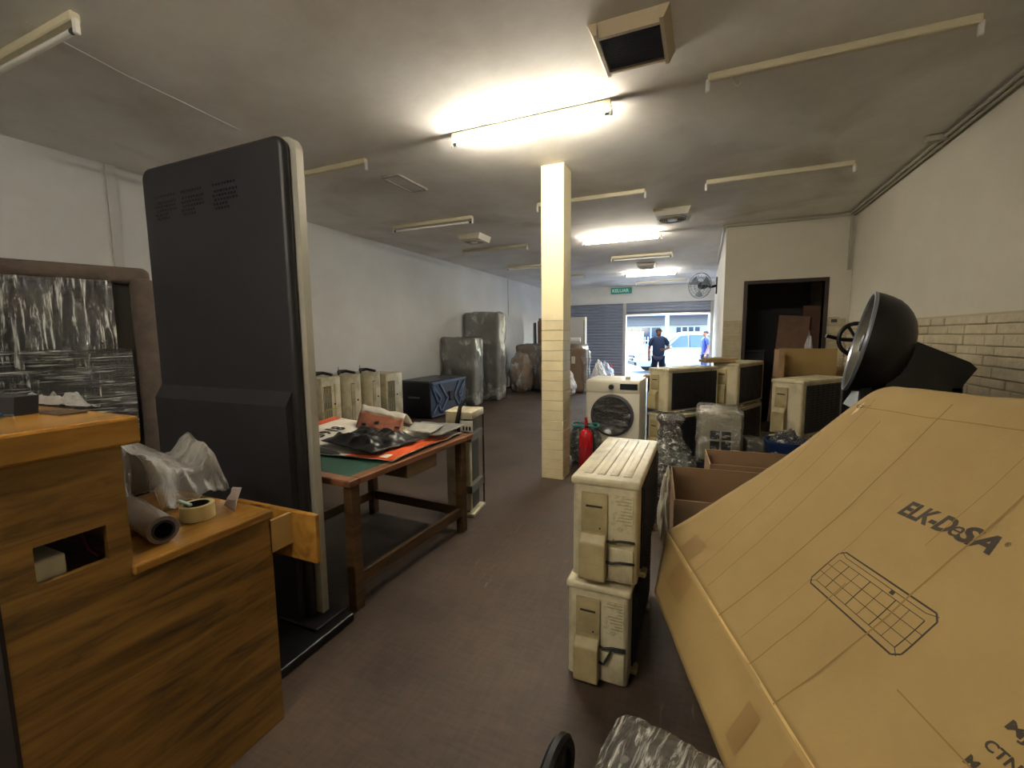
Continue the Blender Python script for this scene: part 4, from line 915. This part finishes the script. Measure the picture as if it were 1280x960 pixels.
# print: lettering and rack drawing
def ptext(body, s, cap, t0, t1, off=0, shear=0):
    """letters of height cap whose run fills t0..t1"""
    size = cap/.73; w0 = [1e9, -1e9]
    def probe(q): w0[0] = min(w0[0], q.x); w0[1] = max(w0[1], q.x); return q
    text_mb(body, size, None, .0001, off, shear, 1.0, fn=probe); k = (t1-t0)/(w0[1]-w0[0])
    return text_mb(body, size, None, .0001, off, shear, 1.0, fn=lambda q: on(s+q.y, t0+(q.x-w0[0])*k, .0036+q.z)).build('lettering', M_ink, bc_)
ptext('ELK-D', .546, .045, .866, 1.016, .0024, .22)
ptext('e', .548, .046, 1.012, 1.038, .0002, .25)
ptext('SA', .546, .045, 1.030, 1.116, .0024, .22)
ptext('®', .575, .012, 1.118, 1.128)
ptext('MJ', .297, .018, 1.343, 1.377, .0007); ptext('CTN', .252, .018, 1.345, 1.396, .0006); ptext('MA', .212, .018, 1.345, 1.382, .0007)
MB().tube([on(.842+.007*math.sin(i*.5236), .405+.014*math.cos(i*.5236), .0036) for i in range(12)], .0012, 4, True).build('print_smudge', M_ink, bc_)
line(.845, .422, .850, .455, .004, 'print_smudge', M_fold, 4, .0042)
def rack():
    s0, s1, t0, t1 = .262, .385, .832, 1.152
    def ln(a, b, w_): line(a[0], a[1], b[0], b[1], w_, 'rack_drawing', M_ink, 8, .0036)
    c = .014
    for a, b in (((s0+c, t0), (s1-c, t0)), ((s1-c, t0), (s1, t0+c)), ((s1, t0+c), (s1, t1-c)), ((s1, t1-c), (s1-c, t1)), ((s1-c, t1), (s0+c, t1)), ((s0+c, t1), (s0, t1-c)), ((s0, t1-c), (s0, t0+c)), ((s0, t0+c), (s0+c, t0))): ln(a, b, .0042)
    i0, i1, j0, j1 = s0+.016, s1-.026, t0+.02, t1-.02
    for a, b in (((i0, j0), (i0, j1)), ((i1, j0), (i1, j1)), ((i1+.014, j0+.01), (i1+.014, j1-.01)), ((i0, j0), (s0+.004, t0+.004)), ((i0, j1), (s0+.004, t1-.004)), ((i1+.014, j0+.01), (s1-.004, t0+.004)), ((i1+.014, j1-.01), (s1-.004, t1-.004))): ln(a, b, .0018)
    for k in range(1, 3): ln((i0+(i1-i0)*k/3, t0), (i0+(i1-i0)*k/3, t1), .0016)
    for k in range(0, 8): ln((i0, j0+(j1-j0)*k/7), (i1, j0+(j1-j0)*k/7), .003 if k % 2 else .0016)
    ln((i1+.004, t0+.2), (i1+.014, t0+.2), .012)
rack()
# support added under the carton, black to match the shade there
t = thing('added_cabinet', 'added black cabinet as support, filling the shade under the leaning carton', 'cabinet', (.52, 1.62, 0), 17)
MB().rbox(-.36, .3, -.8, .3, .02, .50, .01, 1).build('body', M_black, t); MB().rbox(-.37, .31, -.81, .31, .5, .53, .005, 1).build('top', M_black, t); MB().rbox(-.0, .3, -.8, .3, .531, .80, .01, 1).build('upper_box', M_black, t)

# ------------------------------------------------------------------ near the lens: wrapped bundle and trolley wheel
t = thing('wrapped_case', 'grey case tightly wrapped in shiny stretch film under the carton flap', 'case', (-.09, .78, 0), -12)
crumple(-.115, .115, -.2, .24, 0, .52, .04, .008, 6, 4, 81).build('case_body', mat('brown_grey_case', '#4a423a', .5, noise_=.4, nscale=8), t, 60)
crumple(-.125, .125, -.21, .25, 0, .53, .045, .012, 14, 6, 82).build('stretch_wrap', film('tight_film', (26, 3.5, 5), 2.2, cover=1.0, milky=.12, rough=.08, bump=1.0, lo=.5, hi=.62, tint=(1, .98, .93)), t, 50)
t = thing('trolley_wheel', 'black spoked wheel standing on its axle beside the wrapped case', 'wheel', (-.36, 1.12, 0), -6)
WX = Matrix.Rotation(R(90), 4, 'Y'); WX.translation = (0, 0, .13)
MB().lathe([(.095, -.016), (.12, -.018), (.13, -.008), (.13, .008), (.12, .018), (.095, .016), (.095, -.016)], 36, WX).build('tyre', M_black, t, 40)
MB().lathe([(0, .014), (.028, .014), (.03, -.014), (0, -.014)], 20, WX).build('hub', M_blackm, t, 40)
MB().lathe([(.03, .004), (.096, .004), (.096, -.004), (.03, -.004)], 30, WX).build('wheel_disc', M_blackm, t, 40)
for k in range(6):
    a = math.pi*k/3; c_ = WX @ Vector((.064*math.cos(a), .064*math.sin(a), .0045)); d_ = WX @ Vector((.064*math.cos(a), .064*math.sin(a), -.0045)); MB().cyl(c_, d_, .015, n=10).build('disc_hole', mat('hole_grey', '#5c544c', .6), t)
MB().cyl((-.02, 0, .13), (.17, 0, .13), .008, n=10).build('axle', M_blackm, t, 40)

# ------------------------------------------------------------------ outside the shutter
M_ground = mat('sunlit_asphalt', '#86888a', .85, noise_=.1, nscale=3)
struct(MB().box(-40, 40, YF+.35, 90, -.25, -.12).build('ground', M_ground))
M_hw = mat('house_white', '#7d8796', .7); M_hg = mat('house_grey', '#4a5362', .7); M_hr = mat('house_roof', '#787f88', .7); M_glass = mat('house_window', '#1c2740', .15)
hs = thing('terrace_house', 'pale terrace house with barred windows across the street', 'house', (-2.6, 31, -.12), 0)
MB().box(-9, 9, 0, 6, 0, 2.95).build('wall', M_hw, hs); MB().box(-9.5, 9.5, -2.2, .4, 2.75, 2.95).build('porch_roof', M_hr, hs)
MB().prism([(-.4, 2.95), (6.6, 2.95), (3, 3.5)], 0, -9.3, 9.3).build('roof', M_hr, hs)
for x0, x1, z0, z1 in ((-2.6, 0.0, .9, 2.1), (.9, 2.4, 1.1, 2.1), (3.2, 4.6, .9, 2.1), (-5.5, -3.4, .9, 2.1)):
    wn = MB().box(x0, x1, -.06, 0, z0, z1).build('window', M_hw, hs); n = 4
    for k in range(n): MB().box(x0+(x1-x0)*k/n+.05, x0+(x1-x0)*(k+1)/n-.05, -.075, -.05, z0+.06, z1-.06).build('pane', M_glass, wn)
for x in (-2.9, .4, 2.8): MB().box(x, x+.22, -2.1, -1.9, 0, 2.75).build('porch_post', M_hw, hs)
MB().box(-9, 9, -.5, 0, 2.2, 2.75).build('fascia', M_hg, hs)
fn = thing('garden_fence', 'white picket fence with solid wall pillars across the street', 'fence', (-2.6, 26.5, -.12), 0)
for x0, x1 in ((-8, -1.2), (-.9, 8)):
    MB().box(x0, x1, -.03, .03, .3, .36).build('rail', M_hw, fn); MB().box(x0, x1, -.03, .03, 1.2, 1.26).build('rail', M_hw, fn)
me = MB().box(-.03, .03, -.02, .02, 0.1, 1.45).mesh('picket', M_hw)
x = -4.4
while x < 5.6:
    if not -1.25 < x < -.85: link('picket', me, fn, (x, -.04, 0))
    x += .17
for x in (-1.2, 4.6): MB().box(x, x+.35, -.2, .2, 0, 1.7).build('pillar', M_hw, fn)
MB().box(-.9, 4.6, .05, .15, 0, .85).build('low_wall', M_hw, fn)
bn2 = thing('street_banner', 'pale green banner with red corner tied to the fence', 'banner', (-3.9, 26.3, -.12), 0)
MB().box(-.7, .75, -.03, 0, .35, 1.75).build('cloth', mat('pale_green_banner', '#7fa394', .6), bn2); MB().box(.3, .75, -.04, -.03, .9, 1.25).build('red_patch', mat('pale_red', '#d8685f', .6), bn2)
fa_ = MB().box(-.65, .2, -.04, -.03, .55, .62).box(-.65, .3, -.04, -.03, 1.45, 1.6)
fa_.build('banner_print', mat('banner_grey', '#7d9a94', .6), bn2)

# parked people carrier, built along its own x axis (front at -x)
car = thing('parked_car', 'silver people carrier parked outside the open shutter', 'car', (-.75, 19.9, -.12), 22)
M_carp = mat('car_silver', '#647078', .3, metal=.3); M_carg = mat('car_glass', '#16303a', .2); M_tyre = mat('tyre', '#18191c', .8)
side = [(-2.12, .3), (-2.16, .62), (-2.05, .86), (-1.15, 1.02), (-.5, 1.55), (.2, 1.66), (1.4, 1.62), (1.85, 1.15), (2.08, 1.0), (2.1, .5), (2.0, .3)]
def body(u, v_):
    pass
rings = []
mb = MB(); n = len(side)
for yy, k, zz in ((-.84, .97, 1), (-.86, 1, 1), (-.6, 1, 1.012), (0, 1.01, 1.02), (.6, 1, 1.012), (.86, 1, 1), (.84, .97, 1)):
    o_ = len(mb.v)
    for (x, z) in side:
        tuck = .16*max(0, (z-.95)/.7) if abs(yy) > .7 else 0
        mb.v.append((x*k, yy-math.copysign(tuck, yy) if yy else 0, z*zz if k == 1 else (z-.9)*.96+.9))
    rings.append(o_)
for a, b in zip(rings, rings[1:]):
    for i in range(n): j = (i+1) % n; mb.f.append((a+i, a+j, b+j, b+i))
mb.f.append(tuple(rings[0]+i for i in range(n))); mb.f.append(tuple(rings[-1]+i for i in reversed(range(n))))
o = mb.build('car_body', M_carp, car, 35)
for sgn in (-1, 1):
    for poly in (((-.95, 1.05), (-.42, 1.5), (-.12, 1.54), (-.12, 1.06)), ((-.05, 1.06), (-.05, 1.55), (.75, 1.54), (.75, 1.07)), ((.82, 1.08), (.82, 1.54), (1.35, 1.5), (1.68, 1.12))):
        def yo(z): return (.868-.16*max(0, (z-.95)/.7))*sgn
        pts_ = [(x, yo(z), z) for x, z in poly]; pts2 = [(x, yo(z)+.006*sgn, z) for x, z in poly]
        MB().add(pts_+pts2, [(0,1,2,3),(7,6,5,4),(0,4,5,1),(1,5,6,2),(2,6,7,3),(3,7,4,0)]).build('side_window', M_carg, car)
    for x in (-1.3, 1.35):
        wh = MB().cyl((x, sgn*.72, .3), (x, sgn*.88, .3), .3, n=24).build('wheel', M_tyre, car, 40); MB().cyl((x, sgn*.875, .3), (x, sgn*.89, .3), .19, n=16).build('rim', M_alu, wh, 40)
    MB().rbox(-.98, -.8, sgn*.9-.06, sgn*.9+.06, 1.0, 1.13, .03, 2).build('mirror', M_carp, car, 40)
    MB().rbox(-2.17, -1.9, sgn*.6-.18, sgn*.6+.2, .68, .82, .03, 2).build('headlamp', mat('headlamp', '#dfe8ee', .1), car, 40)
def ws(u, v_):
    a = Vector((-1.12, 0, 1.05)); b = Vector((-.53, 0, 1.54)); p = a.lerp(b, v_); hw = .78-.12*v_; return Vector((p.x-.02, (u*2-1)*hw, p.z+.02))
solid(MB().grid(ws, 6, 4).build('windscreen', M_carg, car), .01)
MB().rbox(-2.2, -2.12, -.45, .45, .62, .74, .01, 1).build('grille', M_tyre, car); MB().rbox(-2.2, -2.1, -.6, .6, .32, .46, .01, 1).build('bumper_vent', M_tyre, car)
MB().box(-2.21, -2.19, -.26, .26, .5, .6).build('number_plate', M_tyre, car)

# ------------------------------------------------------------------ two people outside
def skin_obj(name, pts, edges, rad, mt, parent, sub=2):
    me = bpy.data.meshes.new(name); me.from_pydata([tuple(p) for p in pts], edges, []); o = link(name, me, parent); me.materials.append(mt)
    md = o.modifiers.new('skin', 'SKIN'); md.use_smooth_shade = True
    for i, r_ in enumerate(rad): me.skin_vertices[0].data[i].radius = r_ if isinstance(r_, tuple) else (r_, r_)
    me.skin_vertices[0].data[0].use_root = True
    subsurf(o, sub); return o
M_skin = mat('skin', '#8a5a45', .5); M_hair = mat('dark_hair', '#17120f', .7)
def person(label, loc, rz, H, armL, armR, shirt, trousers, lean=0):
    t = thing('person', label, 'person', loc, rz); k = H/1.72
    V = lambda x, y, z: Vector((x*k, y*k, z*k))
    # joints: 0 pelvis 1 waist 2 chest 3 neck base 4 neck 5 head low 6 head mid 7 head top
    pts = [V(0, 0, .93), V(0, 0, 1.1), V(0, -.01, 1.33), V(0, .0, 1.46), V(0, -.005, 1.51), V(0, -.02, 1.56), V(0, -.01, 1.63), V(0, 0, 1.70)]
    ed = [(i, i+1) for i in range(7)]; rad = [(.15, .11), (.14, .1), (.17, .115), (.09, .08), .055, (.06, .075), (.075, .092), (.05, .06)]
    def chain(start, ps, rs):
        prev = start
        for p, r_ in zip(ps, rs): pts.append(V(*p)); rad.append(r_); ed.append((prev, len(pts)-1)); prev = len(pts)-1
        return prev
    for sgn, arm in ((-1, armL), (1, armR)):
        sh = (sgn*.19, 0, 1.42); el, wr, hd = arm
        e = chain(3, [sh, el, wr, hd], [.055, .042, .03, .034])
        hv = Vector(hd)-Vector(wr); hv = hv.normalized() if hv.length else Vector((0, 0, -1)); sd = hv.cross(Vector((0, 1, 0.2))).normalized()
        for q in (-1.2, -.4, .4, 1.2):
            b0 = Vector(hd)+sd*q*.018+hv*.04; b1 = b0+hv*(.035-.006*abs(q))+Vector((0, -.012, 0)); chain(e, [b0, b1], [.009, .007])
        tb_ = Vector(hd)+sd*.045; chain(e, [tb_, tb_+hv*.03], [.01, .008])
        hip = (sgn*.09, 0, .88); kn = (sgn*.11, -.015, .49); an = (sgn*.12, .02, .09); to = (sgn*.13, -.13, .035)
        chain(0, [hip, kn, an, to], [.085, .058, .04, .035])
    skin_obj('body', pts, ed, rad, M_skin, t, 2)
    # shirt: torso and sleeves, a little larger than the body
    p2 = [V(0, 0, .83), V(0, 0, 1.12), V(0, -.01, 1.33), V(0, 0, 1.455)]; e2 = [(0, 1), (1, 2), (2, 3)]; r2 = [(.185, .135), (.175, .125), (.195, .135), (.1, .09)]
    for sgn, arm in ((-1, armL), (1, armR)):
        i0 = len(p2); el = Vector(arm[0]); sh = Vector((sgn*.19, 0, 1.42)); p2 += [V(*sh), V(*(sh.lerp(el, .75)))]; e2 += [(3, i0), (i0, i0+1)]; r2 += [.075, .07]
    skin_obj('t_shirt', p2, e2, r2, shirt, t, 2)
    p3 = [V(0, 0, .95)]; e3 = []; r3 = [(.165, .125)]
    for sgn in (-1, 1):
        i0 = len(p3); p3 += [V(sgn*.09, 0, .86), V(sgn*.11, -.015, .49), V(sgn*.12, .02, .1)]; e3 += [(0, i0), (i0, i0+1), (i0+1, i0+2)]; r3 += [.105, .08, .065]
    skin_obj('trousers', p3, e3, r3, trousers, t, 2)
    b = bmesh.new(); bmesh.ops.create_icosphere(b, subdivisions=3, radius=1)
    for v in b.verts: v.co = Vector((v.co.x*.09*k, (v.co.y*.105+.012)*k, (1.655+max(v.co.z, -.35 if v.co.y > 0 else .12)*.085)*k))
    MB().bm(b).build('hair', M_hair, t, 60)
    for sgn in (-1, 1):
        MB().rbox((sgn*.13-.045)*k, (sgn*.13+.045)*k, -.18*k, .07*k, 0, .07*k, .03, 3).build('shoe', M_black, t, 40)
        b = bmesh.new(); bmesh.ops.create_uvsphere(b, u_segments=10, v_segments=6, radius=.011*k); bmesh.ops.translate(b, verts=b.verts, vec=V(sgn*.032, -.098, 1.615)); MB().bm(b).build('eye', M_black, t, 60)
    b = bmesh.new(); bmesh.ops.create_cone(b, cap_ends=True, segments=8, radius1=.016*k, radius2=.006*k, depth=.04*k); bmesh.ops.translate(b, verts=b.verts, vec=V(0, -.108, 1.595)); MB().bm(b).build('nose', M_skin, t, 60)
    MB().rbox(-.025*k, .025*k, -.1*k, -.085*k, 1.557*k, 1.566*k, .003, 1).build('mouth', mat('lips', '#6b3b34', .5), t)
    return t
M_navy = mat('navy_cotton', '#2a3f66', .8); M_blue = mat('blue_cotton', '#2b3f8a', .8); M_jean = mat('dark_blue_trousers', '#1f2f58', .8)
person('person in a navy t-shirt standing before the car, one forearm raised', (-1.14, 12.9, 0), 6, 1.6,
       ((-.27, .03, 1.15), (-.26, -.04, .92), (-.26, -.06, .84)), ((.29, .02, 1.17), (.16, -.22, 1.12), (.1, -.28, 1.13)), M_navy, M_jean)
person('person in a royal blue t-shirt beside the doorpost with hand on hip', (.06, 16.5, -.12), -70, 1.68,
       ((-.33, .1, 1.2), (-.2, -.06, 1.0), (-.16, -.08, .97)), ((.28, .03, 1.15), (.27, -.08, .93), (.27, -.1, .86)), M_blue, M_jean)
